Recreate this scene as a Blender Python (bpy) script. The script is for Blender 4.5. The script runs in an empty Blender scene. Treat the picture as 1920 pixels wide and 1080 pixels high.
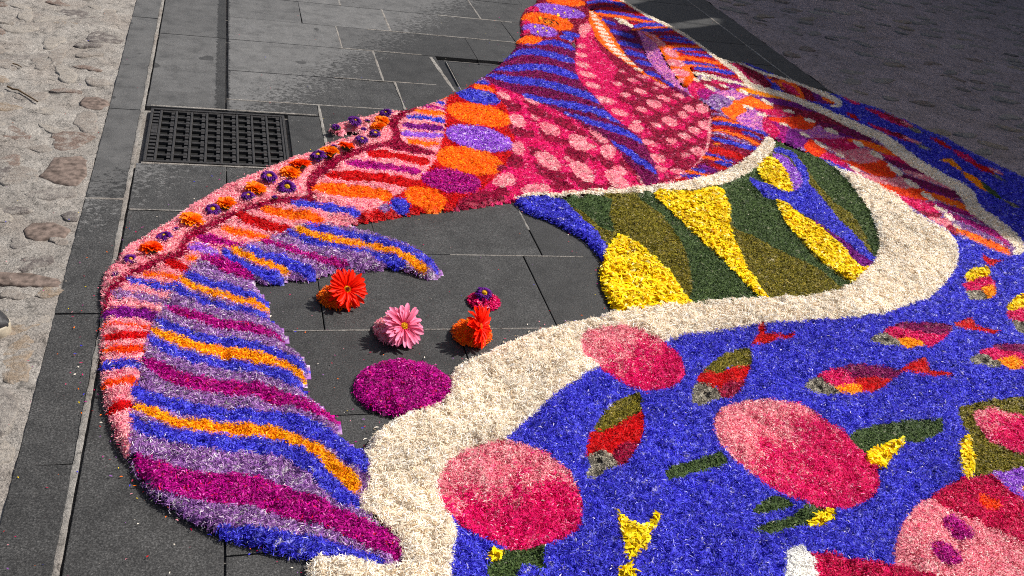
import bpy, bmesh, math, random
import numpy as np
from mathutils import Matrix, Vector

random.seed(7)
rng = np.random.default_rng(11)
scene = bpy.context.scene
scene.render.filter_size = 1.1
scene.cycles.use_denoising = False
scene.cycles.filter_width = 1.05
scene.cycles.sample_clamp_indirect = 4.0
COL = scene.collection

# ------------------------------------------------------------------ camera
EYE = 1.3
FPX = 1692.566
RC = np.array([[0.95325565, -0.00357025, -0.30214386],
               [-0.24870055, 0.55864126, -0.79124457],
               [0.17161496, 0.82940171, 0.53164002]])
cam_data = bpy.data.cameras.new("camera")
cam_data.sensor_width = 36.0
cam_data.lens = FPX / 1920.0 * 36.0
cam_data.clip_start = 0.05
cam_data.clip_end = 500.0
cam = bpy.data.objects.new("camera", cam_data)
COL.objects.link(cam)
cam.matrix_world = Matrix.Translation((0, 0, EYE)) @ Matrix([list(r) for r in RC]).to_4x4()
scene.camera = cam

# ------------------------------------------------------------------ sky and sun
SUN_EL, SUN_AZ = math.radians(50), math.radians(12)      # azimuth measured from +X towards +Y
world = bpy.data.worlds.new("World")
scene.world = world
world.use_nodes = True
nt = world.node_tree
bg = nt.nodes["Background"]
sky = nt.nodes.new("ShaderNodeTexSky")
sky.sky_type = 'NISHITA'
sky.sun_disc = False
sky.dust_density = 4.0
sky.ozone_density = 0.2
sky.sun_elevation = SUN_EL
sky.sun_rotation = math.pi / 2 - SUN_AZ
nt.links.new(sky.outputs[0], bg.inputs[0])
bg.inputs[1].default_value = 0.068
sd = bpy.data.lights.new("sun", 'SUN')
sd.energy = 4.6
sd.angle = math.radians(0.5)
sd.color = (1.0, 0.965, 0.915)
sun = bpy.data.objects.new("sun", sd)
COL.objects.link(sun)
SDIR = Vector((math.cos(SUN_EL) * math.cos(SUN_AZ), math.cos(SUN_EL) * math.sin(SUN_AZ), math.sin(SUN_EL)))
sun.rotation_euler = SDIR.to_track_quat('Z', 'Y').to_euler()
sun.location = SDIR * 30
vs = scene.view_settings
vs.view_transform = 'Standard'
vs.look = 'None'
vs.exposure = 0.30
vs.gamma = 1.0
vs.use_curve_mapping = False

# ------------------------------------------------------------------ ground <-> photograph plane
def to_ground(px, py, z=0.0):
    px = np.asarray(px, float); py = np.asarray(py, float)
    d = np.stack([px - 960, -(py - 540), np.full_like(px, -FPX)], -1) @ RC.T
    t = (z - EYE) / d[..., 2]
    return d[..., 0] * t, d[..., 1] * t

def to_picture(x, y, z):
    c = np.stack([np.asarray(x, float), np.asarray(y, float), np.broadcast_to(np.asarray(z, float) - EYE, np.shape(x))], -1) @ RC
    return 960 + FPX * c[..., 0] / -c[..., 2], 540 - FPX * c[..., 1] / -c[..., 2]

def G(px, py, z=0.0):
    x, y = to_ground(px, py, z)
    return float(x), float(y)

def lin(r, g, b):
    f = lambda c: (c / 255 / 12.92) if c <= 10 else ((c / 255 + 0.055) / 1.055) ** 2.4
    return (f(r), f(g), f(b))

# ------------------------------------------------------------------ object helpers
def tag(o, label=None, cat=None, group=None, kind=None):
    if label: o['label'] = label
    if cat: o['category'] = cat
    if group: o['group'] = group
    if kind: o['kind'] = kind
    return o

def empty(name, loc, label=None, cat=None, group=None, rz=0.0, kind=None):
    o = bpy.data.objects.new(name, None)
    o.empty_display_size = 0.05
    COL.objects.link(o)
    o.location = loc
    o.rotation_euler = (0, 0, rz)
    return tag(o, label, cat, group, kind)

def link(name, me, mat=None, parent=None, loc=(0, 0, 0)):
    if mat is not None and not me.materials:
        me.materials.append(mat)
    o = bpy.data.objects.new(name, me)
    COL.objects.link(o)
    o.location = loc
    if parent: o.parent = parent
    return o

def mesh_from(name, verts, faces, smooth=False):
    me = bpy.data.meshes.new(name)
    me.from_pydata([tuple(v) for v in verts], [], [tuple(f) for f in faces])
    if smooth:
        me.polygons.foreach_set("use_smooth", [True] * len(me.polygons))
    me.update()
    return me

def bm_mesh(name, bm, smooth=False):
    me = bpy.data.meshes.new(name)
    bm.to_mesh(me)
    bm.free()
    if smooth:
        me.polygons.foreach_set("use_smooth", [True] * len(me.polygons))
    return me

def box_bm(bm, x0, x1, y0, y1, z0, z1, bev=0.0, seg=1):
    r = bmesh.ops.create_cube(bm, size=1.0)
    vs_ = r['verts']
    for v in vs_:
        v.co = Vector(((x0 + x1) / 2 + v.co.x * (x1 - x0), (y0 + y1) / 2 + v.co.y * (y1 - y0), (z0 + z1) / 2 + v.co.z * (z1 - z0)))
    if bev > 0:
        es = list({e for v in vs_ for e in v.link_edges})
        bmesh.ops.bevel(bm, geom=es, offset=bev, segments=seg, affect='EDGES', profile=0.6)

# value noise for geometry
def vnoise(x, y, cell, seed=0):
    r = np.random.default_rng(seed)
    T = r.random((256, 256))
    u, v = x / cell, y / cell
    i, j = np.floor(u).astype(int), np.floor(v).astype(int)
    fu, fv = u - i, v - j
    fu = fu * fu * (3 - 2 * fu); fv = fv * fv * (3 - 2 * fv)
    g = lambda a, b: T[a % 256, b % 256]
    return (g(i, j) * (1 - fu) + g(i + 1, j) * fu) * (1 - fv) + (g(i, j + 1) * (1 - fu) + g(i + 1, j + 1) * fu) * fv - 0.5

def fbm(x, y, cell, seed=0, oct=4):
    s = 0; a = 1
    for k in range(oct):
        s = s + a * vnoise(x + 17.3 * k, y - 9.1 * k, cell, seed + k)
        a *= 0.5; cell *= 0.5
    return s

# ------------------------------------------------------------------ materials
class NT:
    def __init__(self, name):
        self.m = bpy.data.materials.new(name)
        self.m.use_nodes = True
        self.t = self.m.node_tree
        self.b = self.t.nodes["Principled BSDF"]
    def n(self, typ, **kw):
        nd = self.t.nodes.new("ShaderNode" + typ)
        for k, v in kw.items():
            if k.startswith('i_'):
                key = k[2:]
                key = int(key) if key.isdigit() else key.replace('_', ' ')
                nd.inputs[key].default_value = v
            else:
                setattr(nd, k, v)
        return nd
    def l(self, a, b):
        self.t.links.new(a, b)
    def pos(self):
        return self.n("NewGeometry").outputs['Position']
    def noise(self, scale, detail=4.0, rough=0.55, vec=None, dist=0.0):
        nd = self.n("TexNoise")
        nd.inputs['Scale'].default_value = scale
        nd.inputs['Detail'].default_value = detail
        nd.inputs['Roughness'].default_value = rough
        nd.inputs['Distortion'].default_value = dist
        self.l(vec if vec is not None else self.pos(), nd.inputs['Vector'])
        return nd.outputs['Fac']
    def ramp(self, fac, stops, interp='LINEAR'):
        nd = self.n("ValToRGB")
        cr = nd.color_ramp
        cr.interpolation = interp
        while len(cr.elements) < len(stops): cr.elements.new(0.5)
        for e, (p, c) in zip(cr.elements, stops):
            e.position = p
            e.color = (*c, 1) if isinstance(c, (tuple, list)) else (c, c, c, 1)
        self.l(fac, nd.inputs['Fac'])
        return nd.outputs['Color']
    def mix(self, fac, a, b, blend='MIX'):
        nd = self.n("Mix", data_type='RGBA', blend_type=blend)
        for s, v in ((nd.inputs['Factor'], fac), (nd.inputs[6], a), (nd.inputs[7], b)):
            if hasattr(v, 'links') or hasattr(v, 'is_linked'): self.l(v, s)
            elif isinstance(v, (tuple, list)): s.default_value = (*v, 1)
            else: s.default_value = v
        return nd.outputs[2]
    def math(self, op, a, b=0.0, c=0.0, clamp=False):
        nd = self.n("Math", operation=op, use_clamp=clamp)
        for s, v in zip(nd.inputs, (a, b, c)):
            if hasattr(v, 'is_linked'): self.l(v, s)
            else: s.default_value = v
        return nd.outputs[0]
    def bump(self, h, strength=0.4, dist=0.003):
        nd = self.n("Bump")
        nd.inputs['Strength'].default_value = strength
        nd.inputs['Distance'].default_value = dist
        self.l(h, nd.inputs['Height'])
        self.l(nd.outputs[0], self.b.inputs['Normal'])

def plain(name, rgb, rough=0.7, var=0.25, scale=40, bump=0.0, spec=0.3, metal=0.0):
    k = NT(name)
    f = k.noise(scale, 5)
    c = k.ramp(f, [(0.3, tuple(v * (1 - var) for v in rgb)), (0.7, tuple(min(1, v * (1 + var)) for v in rgb))])
    k.l(c, k.b.inputs['Base Color'])
    k.b.inputs['Roughness'].default_value = rough
    k.b.inputs['Specular IOR Level'].default_value = spec
    k.b.inputs['Metallic'].default_value = metal
    if bump: k.bump(f, bump)
    return k.m

def petal_material():
    k = NT("petals")
    a = k.n("Attribute", attribute_name="Col")
    k.l(a.outputs['Color'], k.b.inputs['Base Color'])
    k.b.inputs['Roughness'].default_value = 0.55
    k.b.inputs['Specular IOR Level'].default_value = 0.14
    tr = k.n("BsdfTranslucent")
    k.l(a.outputs['Color'], tr.inputs['Color'])
    mx = k.n("MixShader")
    mx.inputs[0].default_value = 0.12
    out = k.t.nodes["Material Output"]
    k.l(k.b.outputs[0], mx.inputs[1]); k.l(tr.outputs[0], mx.inputs[2]); k.l(mx.outputs[0], out.inputs['Surface'])
    return k.m
M_PETAL = petal_material()

def slab_material():
    k = NT("slate_slab")
    pos = k.pos()
    sep = k.n("SeparateXYZ"); k.l(pos, sep.inputs[0])
    X, Y = sep.outputs[0], sep.outputs[1]
    info = k.n("ObjectInfo")
    fine = k.noise(520, 3, 0.7)
    grit = k.noise(300, 4, 0.8)
    mid = k.noise(42, 5, 0.65)
    big = k.noise(6, 4, 0.6)
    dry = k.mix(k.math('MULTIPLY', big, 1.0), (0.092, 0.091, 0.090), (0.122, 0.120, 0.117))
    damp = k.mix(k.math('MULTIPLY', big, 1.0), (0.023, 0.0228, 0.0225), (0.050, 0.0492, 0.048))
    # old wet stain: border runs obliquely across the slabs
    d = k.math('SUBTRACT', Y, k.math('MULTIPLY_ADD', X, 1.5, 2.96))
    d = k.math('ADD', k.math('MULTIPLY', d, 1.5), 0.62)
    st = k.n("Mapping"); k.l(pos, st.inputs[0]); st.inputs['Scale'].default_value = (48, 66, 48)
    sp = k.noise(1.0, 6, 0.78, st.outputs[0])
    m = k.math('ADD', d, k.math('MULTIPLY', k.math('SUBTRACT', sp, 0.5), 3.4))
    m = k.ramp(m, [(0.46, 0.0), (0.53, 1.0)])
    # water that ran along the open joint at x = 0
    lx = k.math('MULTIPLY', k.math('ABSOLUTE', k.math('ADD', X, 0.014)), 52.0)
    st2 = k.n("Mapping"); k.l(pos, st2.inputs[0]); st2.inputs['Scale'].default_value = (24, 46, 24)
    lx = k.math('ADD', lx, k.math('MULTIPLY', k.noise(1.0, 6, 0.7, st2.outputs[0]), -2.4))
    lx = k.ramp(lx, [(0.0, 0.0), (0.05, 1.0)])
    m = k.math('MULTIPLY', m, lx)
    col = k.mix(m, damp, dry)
    # blotches, salt-and-pepper grain
    bl = k.ramp(k.noise(15, 6, 0.7), [(0.34, 0.62), (0.5, 1.0), (0.72, 1.28)])
    col = k.mix(0.85, col, bl, 'MULTIPLY')
    gr = k.ramp(grit, [(0.34, 0.25), (0.48, 0.85), (0.60, 2.0), (0.72, 4.5)])
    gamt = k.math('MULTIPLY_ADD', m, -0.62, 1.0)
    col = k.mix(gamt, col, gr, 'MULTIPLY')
    tone = k.math('MULTIPLY_ADD', info.outputs['Random'], 0.42, 0.78)
    tc = k.n("CombineColor"); [k.l(tone, s) for s in tc.inputs[:3]]
    col = k.mix(1.0, col, tc.outputs[0], 'MULTIPLY')
    spots = k.ramp(k.noise(9, 2, 0.4), [(0.70, 1.0), (0.72, 0.45)])
    col = k.mix(m, col, k.mix(1.0, col, spots, 'MULTIPLY'))
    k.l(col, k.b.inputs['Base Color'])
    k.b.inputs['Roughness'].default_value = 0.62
    k.b.inputs['Specular IOR Level'].default_value = 0.35
    k.bump(k.math('ADD', k.math('MULTIPLY', grit, 0.6), k.math('ADD', mid, k.math('MULTIPLY', fine, .3))), 0.55, 0.0022)
    return k.m
M_SLAB = slab_material()

def mortar_material(name, a, b, speck=0.9):
    k = NT(name)
    big = k.noise(7, 5, 0.65)
    col = k.mix(k.ramp(big, [(0.3, 0.0), (0.7, 1.0)]), a, b)
    tint = k.noise(5.1, 4, 0.6)
    col = k.mix(k.ramp(tint, [(0.45, 0.0), (0.70, 0.5)]), col, (0.27, 0.22, 0.185))
    g = k.ramp(k.noise(240, 4, 0.85), [(0.34, 0.12), (0.44, 0.7), (0.55, 1.05), (0.70, 1.5)])
    col = k.mix(speck, col, g, 'MULTIPLY')
    dirt = k.ramp(k.noise(30, 8, 0.8, dist=0.8), [(0.36, 0.22), (0.48, 1.0), (.66, 1.18)])
    col = k.mix(0.8, col, dirt, 'MULTIPLY')
    k.l(col, k.b.inputs['Base Color'])
    k.b.inputs['Roughness'].default_value = 0.9
    k.b.inputs['Specular IOR Level'].default_value = 0.15
    k.bump(k.math('ADD', k.noise(180, 5, 0.75), k.noise(48, 5, 0.7)), 1.0, 0.006)
    return k.m
M_MORTAR = mortar_material("lime_mortar", (0.285, 0.262, 0.237), (0.44, 0.408, 0.37))
M_SHADY = mortar_material("shade_tinted_mortar", (0.35, 0.285, 0.285), (0.49, 0.40, 0.405))  # same mortar for the shaded road, shade's look put into a lighter purplish colour
M_JOINT = mortar_material("joint_mortar", (0.24, 0.225, 0.205), (0.40, 0.38, 0.35), 0.6)

def stone_material():
    k = NT("river_stone")
    info = k.n("ObjectInfo")
    base = k.ramp(info.outputs['Random'], [(0.0, (0.27, 0.235, 0.205)), (0.22, (0.195, 0.14, 0.115)), (0.40, (0.34, 0.305, 0.265)),
                                           (0.58, (0.14, 0.12, 0.112)), (0.68, (0.29, 0.225, 0.165)), (0.84, (0.24, 0.215, 0.195))], 'CONSTANT')
    mp = k.n("Mapping"); k.l(k.pos(), mp.inputs[0])
    mp.inputs['Rotation'].default_value = (0, 0, 0.3)
    mp.inputs['Scale'].default_value = (22, 110, 60)
    layers = k.ramp(k.noise(1.0, 5, 0.65, mp.outputs[0]), [(0.3, 0.62), (0.7, 1.35)])
    col = k.mix(0.8, base, layers, 'MULTIPLY')
    g = k.ramp(k.noise(300, 4, 0.75), [(0.3, 0.5), (0.5, 1.0), (0.75, 1.4)])
    col = k.mix(0.7, col, g, 'MULTIPLY')
    dust = k.ramp(k.noise(34, 6, 0.75), [(0.46, 0.0), (0.62, 0.85)])
    col = k.mix(dust, col, (0.36, 0.33, 0.295))
    k.l(col, k.b.inputs['Base Color'])
    k.b.inputs['Roughness'].default_value = 0.75
    k.b.inputs['Specular IOR Level'].default_value = 0.25
    k.bump(k.math('ADD', k.noise(60, 5, 0.7), k.math('ADD', k.noise(200, 4, .7), k.noise(1.0, 5, 0.65, mp.outputs[0]))), 1.0, 0.006)
    return k.m
M_STONE = stone_material()
M_BROWN = plain('brown_sandstone', (0.150, 0.115, 0.098), .9, .6, 60, 1.0, .15)
M_IRON = plain("cast_iron", (0.046, 0.043, 0.042), 0.55, 0.35, 120, 0.4, 0.5, 0.35)
M_STEEL = plain("dark_steel", (0.02, 0.02, 0.021), 0.6, 0.3, 60, 0.3)
M_PIT_SHADE = plain("pit_shade_black", (0.008, 0.008, 0.008), 0.9)  # colour standing for the darkness below the grate
M_EARTH = plain("earth", (0.04, 0.036, 0.032), 0.95, 0.4, 60, 0.6)

# ================================================================== ground, road, pavement
def grid_sheet(name, x0, x1, y0, y1, step, hfun, mat, parent=None, z=0.0):
    nx = max(2, int(round((x1 - x0) / step)) + 1); ny = max(2, int(round((y1 - y0) / step)) + 1)
    xs = np.linspace(x0, x1, nx); ys = np.linspace(y0, y1, ny)
    XX, YY = np.meshgrid(xs, ys)
    ZZ = hfun(XX, YY) + z
    co = np.stack([XX, YY, ZZ], -1).reshape(-1, 3)
    i = np.arange(ny - 1)[:, None] * nx + np.arange(nx - 1)[None]
    f = np.stack([i, i + 1, i + nx + 1, i + nx], -1).reshape(-1, 4)
    me = quick_mesh(name, co, f)
    me.polygons.foreach_set("use_smooth", np.ones(len(f), bool))
    o = link(name, me, mat, parent)
    return o

def quick_mesh(name, co, quads):
    me = bpy.data.meshes.new(name)
    n, m = len(co), len(quads)
    me.vertices.add(n); me.vertices.foreach_set("co", np.ascontiguousarray(co, np.float32).ravel())
    me.loops.add(m * 4); me.loops.foreach_set("vertex_index", np.ascontiguousarray(quads, np.int32).ravel())
    me.polygons.add(m)
    me.polygons.foreach_set("loop_start", np.arange(0, m * 4, 4, dtype=np.int32))
    me.update(calc_edges=True)
    return me

far = mesh_from("ground", [(-200, -200, -0.5), (200, -200, -0.5), (200, 200, -0.5), (-200, 200, -0.5)], [(0, 1, 2, 3)])
tag(link("ground", far, M_EARTH), kind='structure')

# cobbled road edges: lime mortar with stones sunk in it
def road_h(x, y):
    r = np.abs(fbm(x, y, 0.05, 9, 3)) * -0.009
    return fbm(x, y, 0.16, 3, 3) * 0.008 + r + fbm(x, y, 0.018, 14, 2) * 0.004 - 0.0005
road_l = tag(grid_sheet("cobbled_road", -2.6, -0.3655, 0.6, 7.0, 0.0095, road_h, M_MORTAR), kind='structure')
road_r = tag(grid_sheet("cobbled_road", 2.86, 8.6, -0.5, 11.0, 0.03, lambda x, y: fbm(x, y * 1.6, 0.13, 3, 2) * 0.010 - .004, M_SHADY), kind='structure')

def stone_mesh(name, pts, h, rnd):
    """irregular flat-topped boulder sunk into mortar; pts = outline in metres round the origin"""
    n = len(pts)
    P = np.array(pts)
    rings = [(1.10, -0.012), (1.05, -0.001), (0.96, 0.55 * h), (0.84, 0.95 * h), (0.45, 1.0 * h)]
    V = []; F = []
    for s, z in rings:
        for k in range(n):
            q = s * (1 + rnd.uniform(-.03, .03)); V.append((P[k, 0] * q, P[k, 1] * q, z + rnd.uniform(-0.18, 0.18) * h * (z > 0)))
    V.append((0, 0, 1.05 * h))
    for r in range(len(rings) - 1):
        for k in range(n):
            a = r * n + k; b = r * n + (k + 1) % n
            F.append((a, b, b + n, a + n))
    t = (len(rings) - 1) * n
    for k in range(n): F.append((t + k, t + (k + 1) % n, len(V) - 1))
    return mesh_from(name, V, F, True)

def blob_outline(rx, ry, ang, rnd, n=13, rough=0.24):
    o = []
    p1, p2 = rnd.uniform(0, 6.28), rnd.uniform(0, 6.28)
    for k in range(n):
        t = 2 * math.pi * k / n
        r = 1 + rough * math.sin(2 * t + p1) + rough * 0.7 * math.sin(3 * t + p2) + rnd.uniform(-rough, rough) * 0.5
        x, y = rx * r * math.cos(t), ry * r * math.sin(t)
        o.append((x * math.cos(ang) - y * math.sin(ang), x * math.sin(ang) + y * math.cos(ang)))
    return o

STONES = [(107,105,17,12),(163,228,26,17),(193,70,28,11),(130,262,45,15),(111,452,18,7),(98,363,40,11),
          (28,394,24,8),(63,490,27,18),(30,675,38,34),(25,552,26,9),(10,765,25,32),(48,28,14,10),(125,138,21,13),(180,153,18,8),(100,78,22,10),
          (40,330,40,14),(60,180,26,11),(25,250,30,12),(150,28,34,9),(60,600,30,14),(35,455,20,10),(205,30,20,8),(12,120,20,10),(132,405,18,8),
          (78,118,20,8),(20,300,22,9),(95,545,26,10),(6,850,16,22)]
rs = random.Random(5)
placed = []
for (px, py, rx, ry) in STONES:
    x, y = G(px, py)
    x1, _ = G(px + rx, py); _, y1 = G(px, py - ry)
    ax, ay = abs(x1 - x), abs(y1 - y)
    me = stone_mesh("cobblestone", blob_outline(ax, ay, rs.uniform(-.15, .15), rs), rs.uniform(0.0008, 0.0022), rs)
    placed.append((x, y, max(ax, ay)))
    link("cobblestone", me, M_STONE, road_l, (x, y, 0.0))
# the big brown flat stone and the cut brick as traced
def traced_stone(name, pxs, h, parent):
    w = [G(*p) for p in pxs]
    cx = sum(a for a, b in w) / len(w); cy = sum(b for a, b in w) / len(w)
    pts = []
    for i in range(len(w)):
        a, b = w[i], w[(i + 1) % len(w)]
        for t in (0, .34, .67):
            pts.append((a[0] + (b[0] - a[0]) * t - cx + rs.uniform(-.001, .001), a[1] + (b[1] - a[1]) * t - cy + rs.uniform(-.001, .001)))
    pts = pts[::-1]
    link(name, stone_mesh(name, pts, h, rs), M_BROWN, parent, (cx, cy, 0.001))
    placed.append((cx, cy, max(math.hypot(*p) for p in pts)))
traced_stone("cobblestone", [(103,296),(150,294),(162,302),(160,328),(142,348),(105,343),(76,330),(92,312)], 0.0032, road_l)
traced_stone("cobblestone", [(45,432),(62,419),(100,418),(128,430),(120,444),(92,446),(68,452),(50,444)], 0.0022, road_l)
traced_stone("cobblestone", [(151,191),(160,183),(182,182),(202,190),(204,198),(190,205),(165,204),(152,198)], 0.0024, road_l)
traced_stone("brick", [(-40,508),(0,511),(60,514),(111,525),(108,539),(60,537),(0,533),(-40,531)], 0.003, road_l)
pool = []
for k in range(26):
    a = rs.uniform(.030, .062)
    pool.append(stone_mesh("cobblestone", blob_outline(a, a * rs.uniform(.45, .8), rs.uniform(-.5, .5), rs, 11), rs.uniform(0.0004, 0.0022), rs))
pool_r = [stone_mesh("cobblestone", blob_outline(a, a * .55, rs.uniform(-.3, .3), rs, 11), rs.uniform(0.0003, 0.0022), rs) for a in [rs.uniform(.035, .075) for _ in range(20)]]
def scatter(parent, x0, x1, y0, y1, n, need, lim):
    out = []; tries = 0
    while len(out) < n and tries < n * 60:
        tries += 1
        x, y = rs.uniform(x0, x1), rs.uniform(y0, y1)
        px, py = to_picture(x, y, 0.0)
        if need and not (-260 < px < 2180 and -160 < py < 1300): continue
        if any((x - q[0]) ** 2 + (y - q[1]) ** 2 < (q[2] + lim) ** 2 for q in placed): continue
        placed.append((x, y, .05)); out.append((x, y))
    return out
for (x, y) in scatter(road_l, -1.35, -0.43, 1.0, 4.9, 150, True, 0.022):
    link("cobblestone", rs.choice(pool), M_STONE, road_l, (x, y, 0.0)).rotation_euler = (0, 0, rs.uniform(-.4, .4))
rpts = scatter(road_r, 2.93, 7.4, 2.2, 8.0, 420, True, 0.035)
rpts.sort(key=lambda p: math.hypot(*p))
for (x, y) in rpts[:130]:
    link("cobblestone", rs.choice(pool_r), M_STONE, road_r, (x, y, 0.0)).rotation_euler = (0, 0, rs.uniform(-.4, .4))
rest = bmesh.new()
for (x, y) in rpts[130:]:
    b0 = len(rest.verts)
    rest.from_mesh(rs.choice(pool_r)); rest.verts.ensure_lookup_table()
    for v in rest.verts[b0:]: v.co += Vector((x, y, 0))
tag(link("cobblestones", bm_mesh("cobblestones", rest, True), M_STONE, road_r), kind='stuff')

# ---- pavement: bed, kerb strip, mortar joint, slabs
XE = -0.255
bed = grid_sheet("pavement", -0.369, 2.857, 0.0, 9.0, 0.25, lambda x, y: x * 0 - 0.016, M_JOINT)
tag(bed, kind='structure')
deep = mesh_from("drain_pit", [(-.235,2.605,-.3),(.19,2.605,-.3),(.19,2.995,-.3),(-.235,2.995,-.3)], [(0,1,2,3)])

def slab(x0, x1, y0, y1, gap=0.0013, name="paving_slab", z=0.0, tilt=True):
    bm = bmesh.new()
    dz = rs.uniform(-.0012, .0012) if tilt else 0
    box_bm(bm, x0 + gap, x1 - gap, y0 + gap, y1 - gap, -0.02 + z, z + dz, 0.0018, 2)
    for v in bm.verts:                     # slightly uneven sawn edges
        v.co.x += 0.0012 * math.sin(v.co.y * 31 + x0 * 7)
        v.co.y += 0.0012 * math.sin(v.co.x * 23 + y0 * 5)
    cx, cy = (x0 + x1) / 2, (y0 + y1) / 2
    for v in bm.verts: v.co -= Vector((cx, cy, 0))
    return link(name, bm_mesh(name, bm), M_SLAB, bed, (cx, cy, 0))

# kerb strip along the cobbles
ky = [0.0, 0.45, 0.9, 1.345, 1.825, 2.365, 2.975, 3.37, 3.905, 4.4, 4.9, 5.45, 6.0, 6.6, 7.2, 8.0, 9.0]
for a, b in zip(ky, ky[1:]): slab(-0.367, -0.268, a, b, name="kerb_stone")
# raised smear of mortar between the kerb strip and the slabs
bm = bmesh.new()
ys = np.arange(0.0, 9.0, 0.02)
L_, R_ = [], []
for y in ys:
    wv = 0.0006 * math.sin(y * 37) + rs.uniform(-.0011, .0011)
    L_.append(bm.verts.new((-0.2690 + wv, y, 0.0016)))
    R_.append((bm.verts.new((-0.263 + wv * .4, y, 0.0036 + rs.uniform(-.0008, .0008))), bm.verts.new((-0.2572 - wv * .6, y, 0.0016))))
for k in range(len(ys) - 1):
    bm.faces.new((L_[k], R_[k][0], R_[k + 1][0], L_[k + 1]))
    bm.faces.new((R_[k][0], R_[k][1], R_[k + 1][1], R_[k + 1][0]))
link("mortar_joint", bm_mesh("mortar_joint", bm, True), M_JOINT, bed)

# left column
for a, b in ((0.0, .8), (.8, 1.75), (1.75, 2.31), (2.31, 2.59), (3.01, 3.15), (3.15, 3.735), (3.735, 4.32), (4.32, 4.9), (4.9, 5.6), (5.6, 6.4), (6.4, 7.4), (7.4, 9)):
    slab(XE, -0.004 if a > 3 else 0.0, a, b)
slab(0.0, .31, 3.01, 3.11)
slab(.20, .31, 2.48, 3.005)
slab(0.0, .31, 2.48, 2.59)
rows = [(0.0, .40, [.5, 1.1, 1.8, 2.4]), (.40, .80, [.3, .9, 1.5, 2.2]), (.80, 1.10, [.65, 1.2, 1.9, 2.5]), (1.10, 1.45, [.42, 1.0, 1.6, 2.3]),
        (1.45, 1.75, [.55, 1.25, 1.9, 2.4]), (1.75, 2.10, [.225, .815, 1.3, 1.9, 2.35]), (2.10, 2.48, [.40, .875, 1.5, 2.1]),
        (3.11, 3.39, [.632, 1.25, 1.8, 2.3]), (3.39, 3.73, [.588, .86, 1.4, 1.9, 2.4]), (3.73, 4.01, [.46, 1.05, 1.6, 2.2]),
        (4.01, 4.32, [.315, .705, 1.30, 1.8, 2.25]), (4.32, 4.64, [.51, 1.2, 1.75, 2.3]), (4.64, 5.0, [.35, .95, 1.5, 2.1]),
        (5.0, 5.4, [.6, 1.3, 1.95, 2.4]), (5.4, 5.8, [.4, 1.0, 1.7, 2.2]), (5.8, 6.3, [.7, 1.4, 2.1]), (6.3, 6.9, [.5, 1.2, 1.9]), (6.9, 7.7, [.7, 1.6]), (7.7, 9.0, [.9, 1.8])]
for y0, y1, xs in rows:
    e = [0.004 if y0 > 3 else 0.0] + xs + [2.70]
    for a, b in zip(e, e[1:]):
        if abs(y0 - 3.39) < .01 and a == .86: continue
        slab(a, b, y0, y1)
e = [.31, .95, 1.45, 2.05, 2.70]
for a, b in zip(e, e[1:]):
    if a == .31: slab(a, b, 2.48, 3.11)
    else: slab(a, b, 2.48, 2.8); slab(a, b, 2.8, 3.11)
for a, b in zip(np.arange(0, 9, .62), np.arange(.62, 9.1, .62)): slab(2.705, 2.855, float(a), float(b), name="kerb_stone")

# mortar lines standing in some of the joints
def joint_line(pts, w=0.006, z=0.0022):
    bm = bmesh.new(); prev = None
    (xa, ya), (xb, yb) = pts
    n = max(4, int(math.hypot(xb - xa, yb - ya) / .02))
    nx, ny = -(yb - ya), xb - xa; L = math.hypot(nx, ny); nx /= L; ny /= L
    for k in range(n + 1):
        t = k / n; ww = w * rs.uniform(.55, 1.15)
        x, y = xa + (xb - xa) * t, ya + (yb - ya) * t
        c = [bm.verts.new((x + nx * s * ww / 2, y + ny * s * ww / 2, (z if s == 0 else 0.0004) + rs.uniform(0, .0005))) for s in (-1, 0, 1)]
        if prev:
            bm.faces.new((prev[0], prev[1], c[1], c[0])); bm.faces.new((prev[1], prev[2], c[2], c[1]))
        prev = c
    bmesh.ops.recalc_face_normals(bm, faces=bm.faces)
    if bm.faces[:][0].normal.z < 0: bmesh.ops.reverse_faces(bm, faces=bm.faces)
    link("mortar_joint", bm_mesh("mortar_joint", bm, True), M_JOINT, bed)
for seg, w in [(((.315, 3.11), (.315, 2.6)), .010), (((.46, 4.01), (.46, 3.73)), .008), (((.588, 3.73), (.588, 3.39)), .011), (((.632, 3.39), (.632, 3.11)), .010),
            (((.705, 4.32), (.705, 4.01)), .010), (((1.2, 4.64), (1.2, 4.32)), .009), (((.835, 3.71), (.865, 3.33)), .016), (((0.0, 3.11), (.60, 3.11)), .006),
            (((.40, 3.39), (.80, 3.39)), .006), (((.45, 3.73), (.80, 3.73)), .006), (((.98, 4.32), (1.36, 4.32)), .010), (((.60, 4.01), (1.3, 4.01)), .006),
            (((-.25, 2.31), (-.1, 2.31)), .006), (((.875, 2.48), (.875, 2.25)), .007), (((-.365, 2.365), (-.27, 2.365)), .012), (((.15, 1.75), (.8, 1.75)), .004),
            (((.51, 4.64), (.51, 4.32)), .008), (((-.24, 3.018), (.3, 3.018)), .010), (((-.24, 2.592), (.2, 2.592)), .010), (((2.702, 3.0), (2.702, 6.5)), .014),
            (((.6, 2.10), (1.0, 2.10)), .004)]:
    joint_line(seg, w)

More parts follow.
